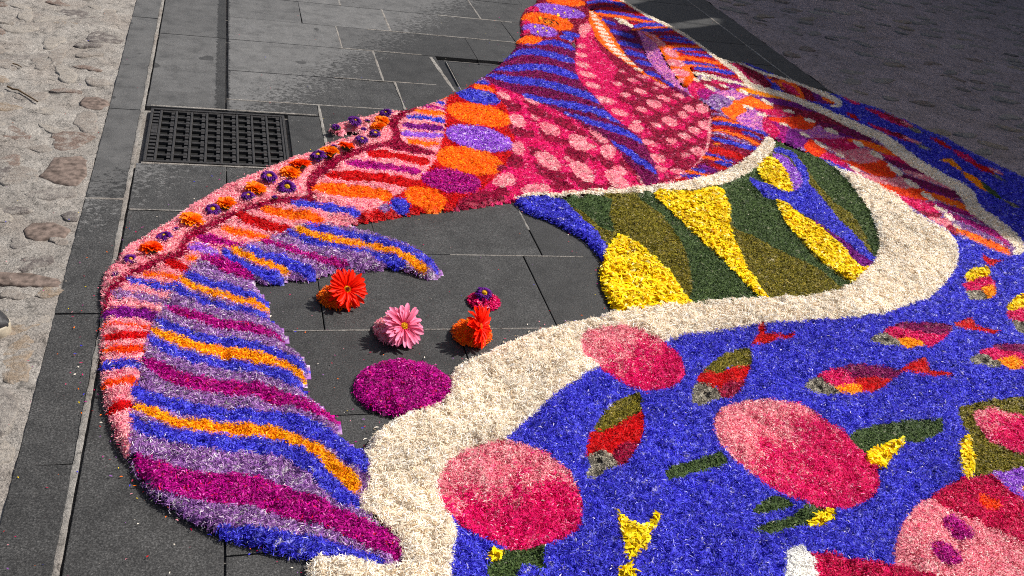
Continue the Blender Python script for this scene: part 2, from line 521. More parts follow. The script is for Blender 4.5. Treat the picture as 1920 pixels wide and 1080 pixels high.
# ---- cast iron drain grate
gx0, gx1, gy0, gy1 = -0.238, 0.190, 2.605, 2.998
gr = empty("drain_grate", ((gx0 + gx1) / 2, (gy0 + gy1) / 2, 0), "square cast iron drain grate let into the grey slabs beside the pink petal border", "drain grate")
gc = gr.location
def part_box(name, x0, x1, y0, y1, z0, z1, mat, parent, bev=0.0015, rel=None):
    bm = bmesh.new(); box_bm(bm, x0, x1, y0, y1, z0, z1, bev)
    r = rel if rel is not None else Vector((0, 0, 0))
    for v in bm.verts: v.co -= r
    return link(name, bm_mesh(name, bm), mat, parent)
bm = bmesh.new()
fw = .009
box_bm(bm, gx0, gx1, gy0, gy0 + fw, -.03, .001, .0015); box_bm(bm, gx0, gx1, gy1 - fw, gy1, -.03, .001, .0015)
box_bm(bm, gx0, gx0 + fw, gy0 + fw, gy1 - fw, -.03, .0012, .0015); box_bm(bm, gx1 - fw, gx1, gy0 + fw, gy1 - fw, -.03, .0012, .0015)
for v in bm.verts: v.co -= gc
link("frame", bm_mesh("frame", bm), M_IRON, gr)
nc, nr = 8, 8
ix0, ix1, iy0, iy1 = gx0 + fw + .024, gx1 - fw - .004, gy0 + fw + .003, gy1 - fw - .003
for k in range(nc + 1):
    x = ix0 + (ix1 - ix0) * k / nc
    part_box("long_bar", x - .0036, x + .0036, iy0, iy1, -.0134, -.001, M_IRON, gr, .001, gc)
for k in range(nr + 1):
    y = iy0 + (iy1 - iy0) * k / nr
    bm = bmesh.new()
    for c in range(nc):
        xa = ix0 + (ix1 - ix0) * c / nc + .0044; xb = ix0 + (ix1 - ix0) * (c + 1) / nc - .0044
        sh = .007 if c % 2 else -.007
        sh *= .3; hw = .0048
        box_bm(bm, xa, xb, y + sh - hw, y + sh + hw, -.0134, -.003, .0012)
        pch = (iy1 - iy0) / nr
        if k < nr: box_bm(bm, xb - (xb - xa) * .32, xb, y + sh + hw * 1.02, y + sh + pch * .42, -.0134, -.0055, .001); box_bm(bm, xb - (xb - xa) * .32, xb, y + sh + pch * .60, y + sh + pch - hw * 1.02, -.0134, -.0045, .001)
        box_bm(bm, xa + (xb - xa) * .4, xb - .002, y + sh - .0012, y + sh + .0016, -.006, -.0022, .0005)
    for v in bm.verts: v.co -= gc
    link("cross_bar", bm_mesh("cross_bar", bm), M_IRON, gr)
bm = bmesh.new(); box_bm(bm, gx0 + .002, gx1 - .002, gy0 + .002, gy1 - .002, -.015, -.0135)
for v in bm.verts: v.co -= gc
# near-black sheet close under the bars: the drain's darkness put in as colour
me = bm_mesh("pit_shade_sheet", bm); 
link("pit_shade_sheet", me, M_PIT_SHADE, gr, (0, 0, 0))
bm = bmesh.new()
for k in range(15):
    y = iy0 + (iy1 - iy0) * (k + .5) / 15
    if k in (8, 9): box_bm(bm, gx0 + fw + .0005, ix0 - .005, y - .014, y + .014, -.0134, -.002, .001)
    else: box_bm(bm, gx0 + fw + .0005, ix0 - .005, y - .0078, y + .0052, -.0134, -.002, .001)
for v in bm.verts: v.co -= gc
link("edge_plate", bm_mesh("edge_plate", bm), M_IRON, gr)

# ---- steel framed access cover half under the carpet
ac = empty("access_cover", (1.0, 3.5, 0), "dark steel framed access cover with stone infill beside the blue striped petals", "access cover")
rel = ac.location
part_box("frame_edge", .862, .893, 3.32, 3.70, -.015, -.006, M_STEEL, ac, .001, rel)
part_box("frame_edge", .895, 1.40, 3.672, 3.70, -.015, -.007, M_STEEL, ac, .001, rel)
part_box("hinge_block", 1.045, 1.105, 3.674, 3.695, -.007, -.001, M_IRON, ac, .001, rel)
bm = bmesh.new(); box_bm(bm, .898, 1.40, 3.395, 3.668, -.015, .0, .003)
for v in bm.verts: v.co -= rel
link("stone_infill", bm_mesh("stone_infill", bm), M_SLAB, ac)
part_box("rim", .8935, .8975, 3.32, 3.668, -.015, .001, M_JOINT, ac, .0008, rel)

# ================================================================== the petal carpet design
# Outlines of every petal patch, measured on the photograph (1920 x 1080) and laid flat on the street by to_ground().
REG = []          # (motif index, part name, colour, kind, geometry)
MOTIFS = []
def MO(name, label, cat, group=None, kind=None):
    MOTIFS.append((name, label, cat, group, kind))
def pp(s):
    return [tuple(float(v) for v in q.split(',')) for q in s.split()]
def P(part, col, s, sharp=False, grad=None):
    REG.append((len(MOTIFS) - 1, part, col, ('poly', pp(s), sharp, grad)))
def S(part, col, s, w, taper=True):
    pts = pp(s)
    if not isinstance(w, (tuple, list)): w = [w] * len(pts)
    REG.append((len(MOTIFS) - 1, part, col, ('line', pts, list(w), taper)))
def E(part, col, cx, cy, rx, ry, a=0, grad=None):
    REG.append((len(MOTIFS) - 1, part, col, ('ell', cx, cy, rx, ry, a, grad)))

MO("blue_petal_field", "field of blue cornflower petals around the petal fish and pink discs", "petal field", None, "stuff")
P("blue_petals", 'bl', "760,1290 765,1000 760,900 850,760 1000,660 1130,590 1500,560 1640,450 1560,320 1400,200 1350,118 1400,118 1440,135 1500,157 1540,170 1590,185 1650,205 1690,222 1735,243 1780,262 1850,300 1920,332 2000,372 2080,412 2130,520 2150,800 2140,1290 1500,1300 800,1290", True)

MO("wing_border_petals", "long curved pink petal border with crimson vein and coloured bars, edged with asters and marigolds", "petal border")
P("border_ground", 'pk', "240,856 222,835 214,812 207,790 196,762 192,720 187,690 188,620 192,590 189,560 192,520 204,500 215,491 235,465 270,443 310,419 350,390 390,364 425,345 475,325 517,308 555,291 581,286 606,273 637,260 666,254 668,249 653,246 637,249 620,244 616,238 635,231 653,226 677,219 716,210 748,207 780,201 807,193 832,182 842,178 836,203 834,234 830,253 827,272 818,300 800,325 790,345 765,358 740,368 728,380 710,392 695,400 675,408 668,415 620,424 590,430 540,442 500,462 470,470 440,480 415,490 390,500 365,515 345,530 325,555 305,585 290,605 282,630 270,660 262,690 258,720 250,745 248,770 242,790 245,820 250,842")
P("vein", 'cm', "190,600 193,566 204,543 224,524 243,509 267,501 298,485 322,478 337,466 343,450 358,436 385,424 416,409 448,396 478,384 530,372 571,371 572,352 583,328 610,306 645,288 685,276 716,268 733,263 734,250 725,236 728,226 748,212 762,204 790,198 775,209 757,222 746,236 750,252 752,266 780,276 815,288 822,294 780,292 738,283 716,280 690,287 655,300 630,316 600,336 588,355 588,374 595,379 577,384 530,386 480,396 450,408 418,422 392,437 368,450 350,465 352,478 330,492 300,500 268,514 245,522 228,538 210,552 202,572 197,592")
for s, c, w in [("824,187 832,184 838,183", 'or', 5), ("812,192 838,197", 'bl', 5), ("790,200 812,203 837,208", 'mg', 7), ("774,209 800,213 836,216", 'or', 9),
                ("760,222 790,223 835,230", 'bl', 8), ("752,237 790,240 832,243", 'pu', 11), ("750,252 790,255 829,257", 'lv', 12), ("762,266 790,271 824,272", 'or', 9),
                ("685,290 730,294 775,303 806,307", 'rd', 14), ("646,308 700,314 750,320 790,325", 'mg', 14), ("608,331 680,335 740,342 792,350", 'rd', 18),
                ("584,356 640,359 700,366 738,373", 'or', 21), ("545,384 600,390 650,400 678,408", 'bl', 15), ("488,396 530,405 580,412 608,422", 'or', 18),
                ("440,406 490,424 548,438", 'rd', 19), ("412,433 455,441 510,452", 'or', 14), ("368,449 410,458 460,471", 'mg', 17), ("350,472 380,471 412,486", 'lv', 14),
                ("346,489 382,498", 'or', 11), ("308,498 330,503 360,516", 'rd', 17), ("268,516 300,519 338,530", 'or', 10), ("236,528 290,540 331,546", 'bl', 14),
                ("208,556 260,562 318,574", 'li', 17), ("188,592 240,592 303,598", 'pu', 21), ("186,612 240,616 290,619", 'ro', 6), ("189,632 230,635 284,635", 'rd', 16),
                ("189,657 230,660 272,662", 'ro', 15), ("183,688 225,688 272,692", 'bl', 16), ("188,721 225,721 258,721", 'ro', 18), ("200,771 225,767 252,765", 'rd', 18)]:
    S("petal_bar", c, s, w)

MO("upper_feather_petals", "uppermost striped petal feather, pointed tip on the bare slabs above the orange gerbera", "petal feather", "striped petal feathers")
P("feather_ground", 'li', "440,472 500,452 560,430 600,425 650,427 700,438 760,456 800,478 822,498 828,510 805,518 770,508 735,499 690,504 640,506 608,512 580,522 545,520 515,528 480,524 440,505 415,490")
for s, c, w in [("592,429 650,431 700,443 760,462 800,484 815,494", 'li', 10), ("572,428 610,436 660,446 712,458 755,470 790,487 822,510", 'bl', (14, 15, 15, 15, 16, 18, 18)),
                ("553,433 590,447 640,458 700,467 750,483 785,502 800,512", 'go', (12, 13, 13, 13, 13, 16, 12)), ("535,440 580,456 630,468 690,480 735,492 760,499", 'bl', (9, 10, 10, 11, 16, 16)),
                ("510,450 550,463 600,477 660,487 708,496", 'li', (14, 16, 17, 20, 14)), ("490,455 530,468 570,482 610,493 650,499", 'mg', (9, 11, 13, 16, 16)),
                ("475,464 505,478 550,491 590,505 610,509", 'li', 12), ("462,468 480,479 520,492 560,506 592,518", 'bl', (12, 14, 16, 18, 14)),
                ("433,472 480,493 515,506 542,514", 'go', 13), ("415,478 450,499 490,515 530,525", 'bl', 15)]:
    S("petal_stripe", c, s, w)

MO("middle_feather_petals", "second striped petal feather from the top, magenta middle and short blunt tip", "petal feather", "striped petal feathers")
P("feather_ground", 'li', "370,490 420,497 470,525 482,545 500,562 505,585 505,603 528,615 535,635 522,645 540,655 572,676 560,685 500,668 400,630 330,610 296,600 305,580 330,540 350,515")
for s, c, w in [("375,485 430,505 475,522", 'mg', (14, 22, 14)), ("360,500 410,520 450,533 488,547", 'li', 13), ("345,520 400,538 450,550 503,568", 'bl', (12, 14, 14, 14)),
                ("336,526 369,546 416,559 470,571 503,580", 'go', (10, 13, 14, 13, 13)), ("325,534 350,558 400,577 450,587 507,598", 'bl', (12, 14, 14, 14, 14)),
                ("318,558 369,581 416,594 479,606 532,618", 'li', (14, 17, 17, 17, 14)), ("308,576 353,595 400,611 479,625 528,638", 'mg', (10, 18, 20, 19, 14)),
                ("299,590 337,607 385,624 479,641 530,653 572,676", 'li', (12, 16, 16, 17, 17, 10))]:
    S("petal_stripe", c, s, w)

MO("lower_feather_petals", "third striped petal feather from the top, with a broad gold band between blue ones", "petal feather", "striped petal feathers")
P("feather_ground", 'li', "296,598 340,615 420,640 530,660 575,680 578,695 570,722 568,735 600,757 632,785 636,800 625,812 560,800 480,770 400,755 300,725 262,708 268,670 280,625")
for s, c, w in [("292,604 337,627 385,641 479,657 540,676 576,695", 'bl', (14, 15, 15, 16, 16, 14)), ("282,622 322,642 369,656 416,665 479,675 530,690 570,712", 'go', (12, 18, 19, 20, 19, 18, 16)),
                ("276,636 306,660 353,676 416,687 479,697 530,712 570,733", 'bl', (14, 17, 18, 18, 18, 18, 14)), ("275,660 312,685 375,705 475,718 542,737 582,752", 'li', (14, 17, 18, 18, 17, 12)),
                ("268,680 312,706 375,727 475,739 555,762 634,790", 'mg', (18, 24, 27, 28, 27, 22)), ("266,703 325,737 375,752 475,763 555,782 630,806", 'li', (12, 18, 19, 20, 19, 14))]:
    S("petal_stripe", c, s, w)

MO("lowest_feather_petals", "lowest and largest striped petal feather, its wide deep magenta blade meeting the cream band", "petal feather", "striped petal feathers")
P("feather_ground", 'li', "258,715 330,740 400,762 500,775 600,800 650,825 682,852 692,880 690,930 676,955 690,970 715,990 740,1015 752,1040 750,1060 720,1068 660,1058 600,1048 540,1040 480,1022 430,1008 405,995 360,975 330,958 300,940 272,915 252,882 243,850 243,815 248,770")
for s, c, w in [("257,720 259,745 300,757 325,765 400,781 475,789 555,800 620,828 665,862 687,893", 'bl', (14, 24, 26, 24, 26, 28, 32, 36, 36, 22)),
                ("249,768 290,780 322,797 369,803 416,812 479,815 542,826 580,844 617,872 652,905 672,928", 'go', (14, 18, 20, 20, 20, 20, 22, 24, 28, 32, 28)),
                ("244,780 259,803 306,820 369,832 425,838 480,842 542,853 580,879 617,915 650,940 674,955", 'bl', (12, 22, 27, 28, 29, 30, 32, 34, 32, 28, 20)),
                ("250,830 312,855 375,863 475,872 542,887 592,912", 'li', (12, 20, 23, 24, 20, 12)),
                ("250,858 300,897 375,918 440,924 480,928 555,955 630,985 705,1014 738,1038 747,1058", 'mg', (22, 50, 52, 56, 58, 56, 52, 46, 34, 14)),
                ("326,954 400,968 475,978 555,992 620,1008 655,1025 705,1045", 'li', (12, 17, 19, 20, 18, 15, 10)),
                ("402,994 475,1008 555,1025 605,1032 655,1046 720,1063", 'bl', (16, 28, 34, 32, 24, 14))]:
    S("petal_stripe", c, s, w)

MO("red_oval_band_petals", "red petal band with a column of large orange, lavender, blue and magenta ovals", "petal band")
P("band_ground", 'rd', "841,178 865,169 878,160 890,153 905,143 915,150 930,168 940,186 953,212 958,234 964,258 960,285 948,313 935,328 915,345 905,356 880,366 862,376 850,390 827,391 780,397 730,405 675,415 668,414 675,405 695,398 710,390 728,378 745,366 767,355 785,342 790,332 805,315 815,302 822,287 830,253 835,234 834,203")
E("petal_oval", 'li', 905, 150, 9, 4, 10); E("petal_oval", 'bl', 904, 157, 14, 5, 8); E("petal_oval", 'or', 906, 168, 21, 7, 18)
E("petal_oval", 'bl', 896, 183, 43, 13, 12); E("petal_oval", 'or', 897, 217, 62, 20, 11); E("petal_oval", 'lv', 898, 262, 65, 23, 12)
E("petal_oval", 'or', 881, 304, 64, 25, 11); E("petal_oval", 'mg', 845, 342, 56, 22, 9); E("petal_oval", 'or', 797, 373, 41, 20, 12)
E("petal_oval", 'bl', 749, 387, 20, 13, 10); E("petal_oval", 'li', 720, 394, 12, 7, 0)

MO("pink_scale_petals", "body of pink, rose and crimson petal scales between the oval band and the cream arc", "petal scales")
P("scale_ground", 'hp', "920,157 940,166 969,175 1000,189 1032,202 1055,215 1079,227 1105,241 1130,257 1150,274 1172,300 1197,331 1214,354 1180,358 1100,363 1000,367 970,374 937,378 882,385 850,391 862,376 880,366 905,356 915,345 935,328 948,313 960,285 964,258 958,234 953,212 940,186 930,168", True)
P("scale", 'cm', "850,390 862,376 890,362 915,358 935,364 945,375 900,384", True)
for cx, cy, rx, ry, a in [(950,192,14,7,15),(1010,213,26,8,20),(962,203,14,9,0),(1060,234,26,8,25),(978,248,24,11,12),(1045,262,24,9,22),(965,304,16,14,0),(1030,326,26,10,12),(1040,332,24,10,10),
                          (1078,292,22,10,28),(1100,240,14,5,25),(1088,250,16,6,30),(1110,290,20,11,25),(1110,345,26,10,18),(1177,314,22,12,42),(1140,308,18,10,30),(940,318,10,7,0),(1022,246,16,6,20),
                          (1000,286,22,8,18),(1050,350,20,8,8),(1150,270,14,8,35),(1195,345,12,9,40),(970,345,10,9,0),(1074,318,18,8,20)]:
    E("scale", 'cm', cx, cy, rx, ry, a)
_ps = [(943,180,15,5,25),(996,190,18,5,24),(969,227,17,10,28),(1030,243,21,10,26),(1080,262,16,7,28),(970,279,13,12,35),(1026,302,28,12,28),(944,340,22,13,-12),(1003,356,30,9,-4),
                          (1086,270,22,13,28),(1121,254,25,7,42),(1138,285,14,13,45),(1027,305,26,11,32),(1090,322,29,13,38),(1157,340,29,12,38),(1160,322,14,9,15),(1098,274,18,6,12),(1202,338,20,5,62),
                          (1143,283,12,10,30),(1002,222,8,4,20),(1190,355,22,3,4),(1063,300,8,4,20)]
for cx, cy, rx, ry, a in _ps:
    if cy < 345: E("scale", 'cm', cx - rx * .1, cy + ry * 1.5, rx * .95, ry * .75, a)
for cx, cy, rx, ry, a in _ps:
    if cy < 350: E("scale", 'hp', cx + rx * .95, cy + ry * .55 + 2, rx * .85, ry * .95, a)
for cx, cy, rx, ry, a in _ps:
    E("scale", 'pp', cx, cy, rx, ry, a)

MO("blue_stripe_petals", "plum petal panel crossed by curving bright blue petal stripes at the far pavement edge", "petal panel")
P("panel_ground", 'mr', "904,145 925,128 945,112 958,97 965,90 975,75 990,70 1010,72 1040,72 1070,78 1080,95 1077,120 1086,150 1110,176 1150,220 1172,233 1205,262 1232,315 1236,335 1225,349 1212,354 1197,331 1172,300 1150,274 1130,257 1105,241 1079,227 1055,215 1032,202 1000,189 969,175 940,166 920,157", True)
for s, w in [("985,86 1010,80 1045,83 1078,94", (6, 9, 10, 10)), ("945,112 970,101 997,98 1035,105 1078,117", (5, 11, 12, 12, 11)), ("922,133 960,129 1010,127 1047,135 1084,147", (4, 11, 13, 14, 12)),
             ("908,142 935,146 960,151 1010,157 1060,168 1100,181 1127,195", (5, 11, 13, 14, 14, 13, 8)), ("977,178 1016,189 1047,195 1079,201 1110,208 1147,222 1172,234", (7, 10, 12, 13, 13, 12, 7)),
             ("1055,213 1085,222 1110,231 1160,247 1185,257 1204,270", (5, 9, 11, 12, 11, 7)), ("1144,266 1176,286 1195,300 1215,314 1231,328", (6, 12, 13, 13, 9))]:
    S("petal_stripe", 'bl', s, w)

MO("crimson_leaf_petals", "large leaf of crimson and rose petals dotted with pale pink flecks", "petal leaf")
P("leaf_ground", 'cm', "1102,34 1108,50 1116,70 1135,92 1172,118 1210,138 1235,151 1285,173 1310,188 1326,200 1333,225 1334,250 1326,285 1310,305 1295,322 1262,340 1230,349 1236,335 1232,315 1205,262 1150,220 1110,176 1086,150 1077,120 1080,95 1082,70 1094,45", True)
P("fleck_ground", 'hp', "1100,40 1108,60 1120,85 1140,108 1158,128 1150,150 1170,160 1160,185 1185,200 1180,225 1200,240 1215,262 1235,285 1245,330 1236,335 1228,305 1205,262 1150,220 1110,176 1086,150 1077,120 1080,95 1082,70")
hrs = random.Random(3)
_pale = [(1105,140,13,5),(1112,159,15,5),(1135,186,18,6),(1162,210,17,6),(1192,239,15,7),(1217,267,15,5),(1233,296,15,7),(1157,157,9,3),(1173,177,10,4),(1200,171,12,4),(1226,194,15,7),(1203,205,11,4),(1193,228,8,3),(1229,234,10,4),
         (1244,184,14,4),(1255,227,15,7),(1280,215,10,6),(1273,179,12,4),(1292,203,11,6),(1318,203,13,8),(1302,244,12,6),(1283,255,12,5),(1258,264,10,5),(1285,290,9,4),(1322,234,14,8),(1308,284,16,8),(1185,150,9,3),
         (1204,143,12,3),(1239,159,15,3),(1302,181,15,3),(1090,85,9,4),(1090,102,11,4),(1092,120,13,5),(1099,137,15,5),(1100,52,8,9),(1228,165,7,2),(1240,315,13,5),(1272,322,15,5),(1165,133,7,2)]
for (x, y, rx, ry) in _pale:
    E("rose_fleck", 'hp', x + rx * .9, y + ry * .9 + 2, rx * 1.15, ry * 1.2, 14)
for (x, y, rx, ry) in _pale:
    E("fleck", 'pp', x, y, rx, ry, 12 if rx < 14 else 16)

P("fleck", 'pp', "1332,215 1337,235 1336,260 1330,285 1318,305 1300,325 1265,343 1232,350 1250,341 1290,322 1308,302 1322,280 1326,255 1327,235")

MO("cream_seed_pod_petals", "slender orange petal pod filled with cream flecks, beside the crimson leaf", "petal pod")
P("pod_ground", 'or', "1100,18 1112,20 1125,30 1145,60 1160,85 1172,104 1196,127 1228,148 1265,166 1290,182 1280,175 1235,154 1205,139 1172,118 1140,96 1118,73 1108,50 1100,33", True)
for x, y, rx, ry in [(1108,24,5,3),(1113,31,7,3),(1117,38,9,3),(1121,46,10,3.2),(1125,54,11,3.2),(1130,62,12,3.2),(1135,70,12,3.2),(1140,78,12,3.4),(1144,86,12,3.4),(1151,94,12,3.4),(1161,102,13,3.6),(1170,111,13,4),(1183,120,12,3.6),(1196,131,9,3)]:
    E("cream_fleck", 'cr', x, y, rx * .95, ry * .62, 14)

MO("plum_strip_petals", "narrow plum petal strip with short blue bars beside the orange pod", "petal strip")
P("strip_ground", 'mr', "1118,18 1150,28 1185,48 1200,62 1205,85 1212,110 1228,132 1252,155 1292,178 1288,182 1228,148 1196,127 1172,104 1160,85 1145,60 1125,30", True)
for s, w in [("1128,38 1155,48", 6), ("1142,58 1190,72", 8), ("1156,80 1204,90", 9), ("1170,97 1212,108", 9), ("1190,115 1222,123", 8), ("1208,136 1240,146", 7), ("1240,152 1264,162", 6), ("1118,24 1150,36", 4)]:
    S("petal_bar", 'bl', s, w)
MO("lilac_strip_petals", "mixed lilac and pale pink petal strip fading between plum bars and pink ovals", "petal strip")
P("strip_ground", 'pm', "1192,55 1215,66 1232,85 1245,110 1258,132 1270,150 1292,172 1296,180 1262,160 1232,136 1215,112 1207,90 1200,72", True)
MO("pink_oval_chain_petals", "chain of pale pink petal ovals on orange, running down beside the lilac strip", "petal chain")
P("chain_ground", 'or', "1198,58 1225,62 1248,84 1272,98 1290,122 1308,150 1310,158 1292,166 1272,150 1256,125 1242,100 1225,78", True)
for x, y, rx, ry, a in [(1215,64,16,4,25),(1234,80,16,7,30),(1257,100,16,8,28),(1267,119,19,8,14),(1275,137,19,8,14),(1282,152,13,5,10)]:
    E("pink_oval", 'pp', x, y, rx * .95, ry * .82, a)
E("orange_oval", 'or', 1293, 154, 12, 7)

MO("striped_fan_petals", "fan of thin orange, blue and red petal stripes under the far cream border", "petal fan")
P("fan_ground", 'rd', "1040,-60 1100,-60 1160,-4 1185,13 1210,30 1255,51 1297,75 1330,100 1352,115 1378,140 1400,160 1370,155 1335,145 1308,140 1290,122 1272,98 1248,84 1225,62 1198,55 1185,48 1150,28 1118,18 1098,12 1070,-10", True)
for s, c, w in [("1090,9 1130,3 1172,11", 'bl', 6), ("1080,-4 1130,-4 1178,8", 'or', 4), ("1100,14 1150,13 1195,22", 'mr', 5), ("1112,21 1160,27 1228,39", 'bl', 5), ("1112,26 1170,34 1242,48", 'or', 5), ("1120,31 1175,40 1235,50", 'cm', 4),
                ("1150,36 1165,40 1176,44", 'cr', 3), ("1158,42 1172,47 1186,52", 'cr', 6), ("1186,52 1215,47 1248,50", 'bl', 7), ("1184,57 1215,54 1255,52", 'or', 4), ("1200,58 1262,57", 'bl', 5), ("1215,63 1285,67", 'mr', 5),
                ("1235,70 1302,75", 'bl', 5), ("1242,77 1312,82", 'bl', 5), ("1252,87 1325,90", 'or', 5), ("1260,93 1332,96", 'bl', 5), ("1268,98 1335,104", 'mr', 4), ("1280,101 1340,108", 'bl', 4), ("1272,104 1345,113", 'rd', 4),
                ("1278,108 1310,113 1358,122", 'or', 6), ("1280,118 1345,127", 'bl', 7), ("1285,124 1320,126 1360,133", 'or', 4), ("1300,129 1340,133 1376,140", 'bl', 7), ("1300,135 1380,148", 'cm', 5), ("1330,143 1392,156", 'mg', 6)]:
    S("petal_stripe", c, s, w)

MO("far_oval_petals", "plum petal patch with orange and lilac ovals at the top edge of the picture", "petal patch")
P("patch_ground", 'cm', "976,36 980,22 992,12 1007,4 1012,-60 1060,-60 1090,-10 1104,14 1104,34 1094,48 1083,72 1070,80 1040,76 1000,80 975,85 968,82 979,70 977,52", True)
for c, x, y, rx, ry, a in [('lv',1048,22,50,11,10),('hp',998,18,13,5,8),('or',1060,4,38,8,6),('or',1026,42,50,15,11),('lv',1012,58,34,11,12),('hp',985,43,9,4,0),('hp',985,61,9,4,0),('or',992,76,24,8,0),('bl',1070,66,18,4,12),('bl',1062,72,14,4,10),('pp',1092,58,8,12,0)]:
    E("petal_oval", c, x, y, rx, ry, a)
E("dark_ring", 'bk', 1027, 42, 20, 7, 11); E("petal_oval", 'or', 1027, 42, 17, 5.4, 11); E("dark_ring", 'bk', 1027, 42, 10, 3.4, 11); E("yellow_dot", 'go', 1026, 42, 7, 2.2, 11)
for x, y in [(1012,34),(1046,30),(1062,36),(1075,22),(1040,18),(1058,26),(1002,52),(1018,54),(1008,62),(1024,60)]:
    E("yellow_dot", 'ye', x, y, 2.6, 1.6)

MO("striped_wedge_petals", "wedge of thin blue, orange and red petal stripes above the cream arc", "petal wedge")
P("wedge_ground", 'cm', "1328,200 1345,205 1380,222 1420,242 1452,255 1438,276 1415,302 1380,325 1340,340 1255,348 1290,326 1310,306 1326,285 1334,250 1333,225", True)
for s, c, w in [("1330,202 1348,208", 'bl', 5), ("1333,215 1360,219 1385,228", 'li', 5), ("1333,223 1363,227 1402,241", 'or', 6), ("1334,232 1370,235 1418,247 1440,258", 'bl', 6), ("1336,238 1370,244 1400,253", 'rd', 5),
                ("1334,244 1363,249 1394,259 1426,276", 'or', 6), ("1334,250 1366,258 1409,274", 'li', 6), ("1390,249 1410,255 1428,264", 'bl', 5), ("1333,260 1370,270 1400,278 1425,284", 'bl', 8), ("1335,270 1350,273", 'or', 4),
                ("1328,281 1360,288 1396,298", 'rd', 14), ("1320,289 1350,297 1378,309", 'bl', 4), ("1315,295 1340,300 1370,312", 'or', 7), ("1338,304 1372,313", 'bl', 7), ("1332,310 1366,319", 'rd', 7), ("1308,311 1345,326", 'pu', 11),
                ("1294,316 1325,326", 'bl', 7), ("1285,323 1330,333", 'or', 5), ("1275,328 1318,338", 'bl', 6), ("1262,337 1305,343", 'rd', 7)]:
    S("petal_stripe", c, s, w)

MO("far_loop_petals", "small shaded petal loop of rose, plum and orange spots by the dark far pavement", "petal loop")
P("loop_ground", 'cm', "1352,113 1367,117 1402,123 1425,139 1470,150 1511,164 1542,178 1566,194 1558,200 1527,192 1503,188 1472,181 1425,166 1402,156 1381,134", True)
P("loop_patch", 'hp', "1368,120 1385,124 1400,140 1420,158 1440,167 1420,163 1402,153 1385,136"); E("loop_patch", 'pp', 1415, 153, 14, 3, 35)
P("loop_patch", 'bl', "1430,142 1446,149 1462,166 1478,181 1464,178 1444,166 1446,160"); E("orange_spot", 'or', 1441, 147, 6, 2, 10); E("orange_spot", 'or', 1452, 154, 8, 2.4, 12); E("orange_spot", 'or', 1461, 161, 7, 2.4, 12); E("orange_spot", 'or', 1467, 169, 6, 2, 12)
P("loop_patch", 'or', "1462,150 1481,153 1496,163 1506,178 1508,187 1492,182 1476,170 1460,158"); P("loop_patch", 'hp', "1464,156 1480,160 1492,170 1500,180 1488,178 1474,168")
P("loop_patch", 'pu', "1522,172 1545,180 1560,195 1535,193 1526,184"); E("orange_spot", 'or', 1540, 178, 9, 2.6, 20); E("orange_spot", 'or', 1552, 189, 13, 4, 20)

MO("mosaic_wing_petals", "mosaic wing of overlapping rose, orange and plum petal patches running into shade", "petal wing")
P("wing_ground", 'li', "1308,140 1335,148 1375,158 1405,166 1441,176 1480,187 1519,202 1550,216 1597,238 1640,262 1683,290 1715,312 1746,330 1777,348 1800,360 1812,380 1830,402 1862,424 1886,445 1900,462 1905,478 1890,484 1860,470 1800,446 1785,440 1740,414 1700,392 1650,355 1600,325 1550,300 1505,280 1455,260 1440,254 1385,228 1360,222 1333,202 1310,188 1285,170 1292,160 1308,158", True)
P("wing_patch", 'hp', "1290,162 1310,150 1330,165 1325,178 1310,186 1292,175"); S("wing_patch", 'cm', "1310,152 1340,160 1368,172", 10); S("wing_patch", 'hp', "1330,152 1350,156 1380,165", 8); S("wing_patch", 'mg', "1360,160 1400,168 1440,176", 8)
E("wing_patch", 'mg', 1327, 179, 21, 11, 12); E("wing_patch", 'li', 1352, 194, 26, 16, 14)
P("wing_patch", 'pm', "1340,173 1363,170 1382,169 1402,180 1402,186 1378,186 1360,184")
S("wing_patch", 'go', "1378,169 1410,174 1441,180 1465,186 1492,192", (7, 10, 11, 9, 5)); S("wing_patch", 'pu', "1408,184 1456,192 1503,202 1540,214", (5, 10, 11, 7))
P("wing_patch", 'cm', "1438,196 1488,203 1550,219 1600,245 1640,270 1600,262 1560,250 1530,240 1500,222 1460,218 1440,215"); P("wing_patch", 'hp', "1414,204 1445,205 1470,208 1490,216 1462,220 1440,218")
P("wing_patch", 'or', "1375,190 1388,187 1403,180 1420,187 1449,202 1438,206 1414,203 1394,199 1400,210 1381,220 1380,228 1363,221 1353,211 1353,204 1370,198")
P("wing_patch", 'pm', "1410,207 1428,214 1440,224 1440,245 1422,245 1397,238 1381,227 1384,218 1400,210"); P("wing_patch", 'hp', "1432,217 1453,230 1462,250 1454,260 1441,253 1430,244")
P("wing_patch", 'mg', "1445,228 1472,238 1485,250 1472,266 1456,260 1462,248"); P("wing_patch", 'pu', "1482,242 1496,249 1518,259 1518,272 1507,278 1475,268 1474,252")
P("wing_patch", 'ro', "1439,221 1464,221 1488,219 1500,217 1512,224 1528,230 1526,239 1514,244 1485,242 1464,233 1447,227")
P("wing_patch", 'pm', "1485,242 1519,244 1535,234 1546,246 1574,255 1590,262 1550,263 1519,260 1499,249"); S("wing_patch", 'mr', "1533,231 1566,240 1600,250 1632,262", (6, 10, 11, 7)); S("wing_patch", 'pu', "1566,250 1605,262 1650,275", 6)
P("wing_patch", 'ro', "1517,262 1527,266 1543,279 1552,287 1540,296 1519,288 1507,277"); P("wing_patch", 'hp', "1523,260 1560,261 1592,259 1606,272 1611,279 1590,284 1565,281 1545,271")
P("wing_patch", 'pp', "1528,268 1546,274 1568,281 1590,283 1615,279 1633,285 1655,298 1644,305 1621,308 1590,302 1574,293 1555,283"); S("wing_patch", 'or', "1588,262 1621,271 1652,282 1686,297", (5, 12, 13, 6))
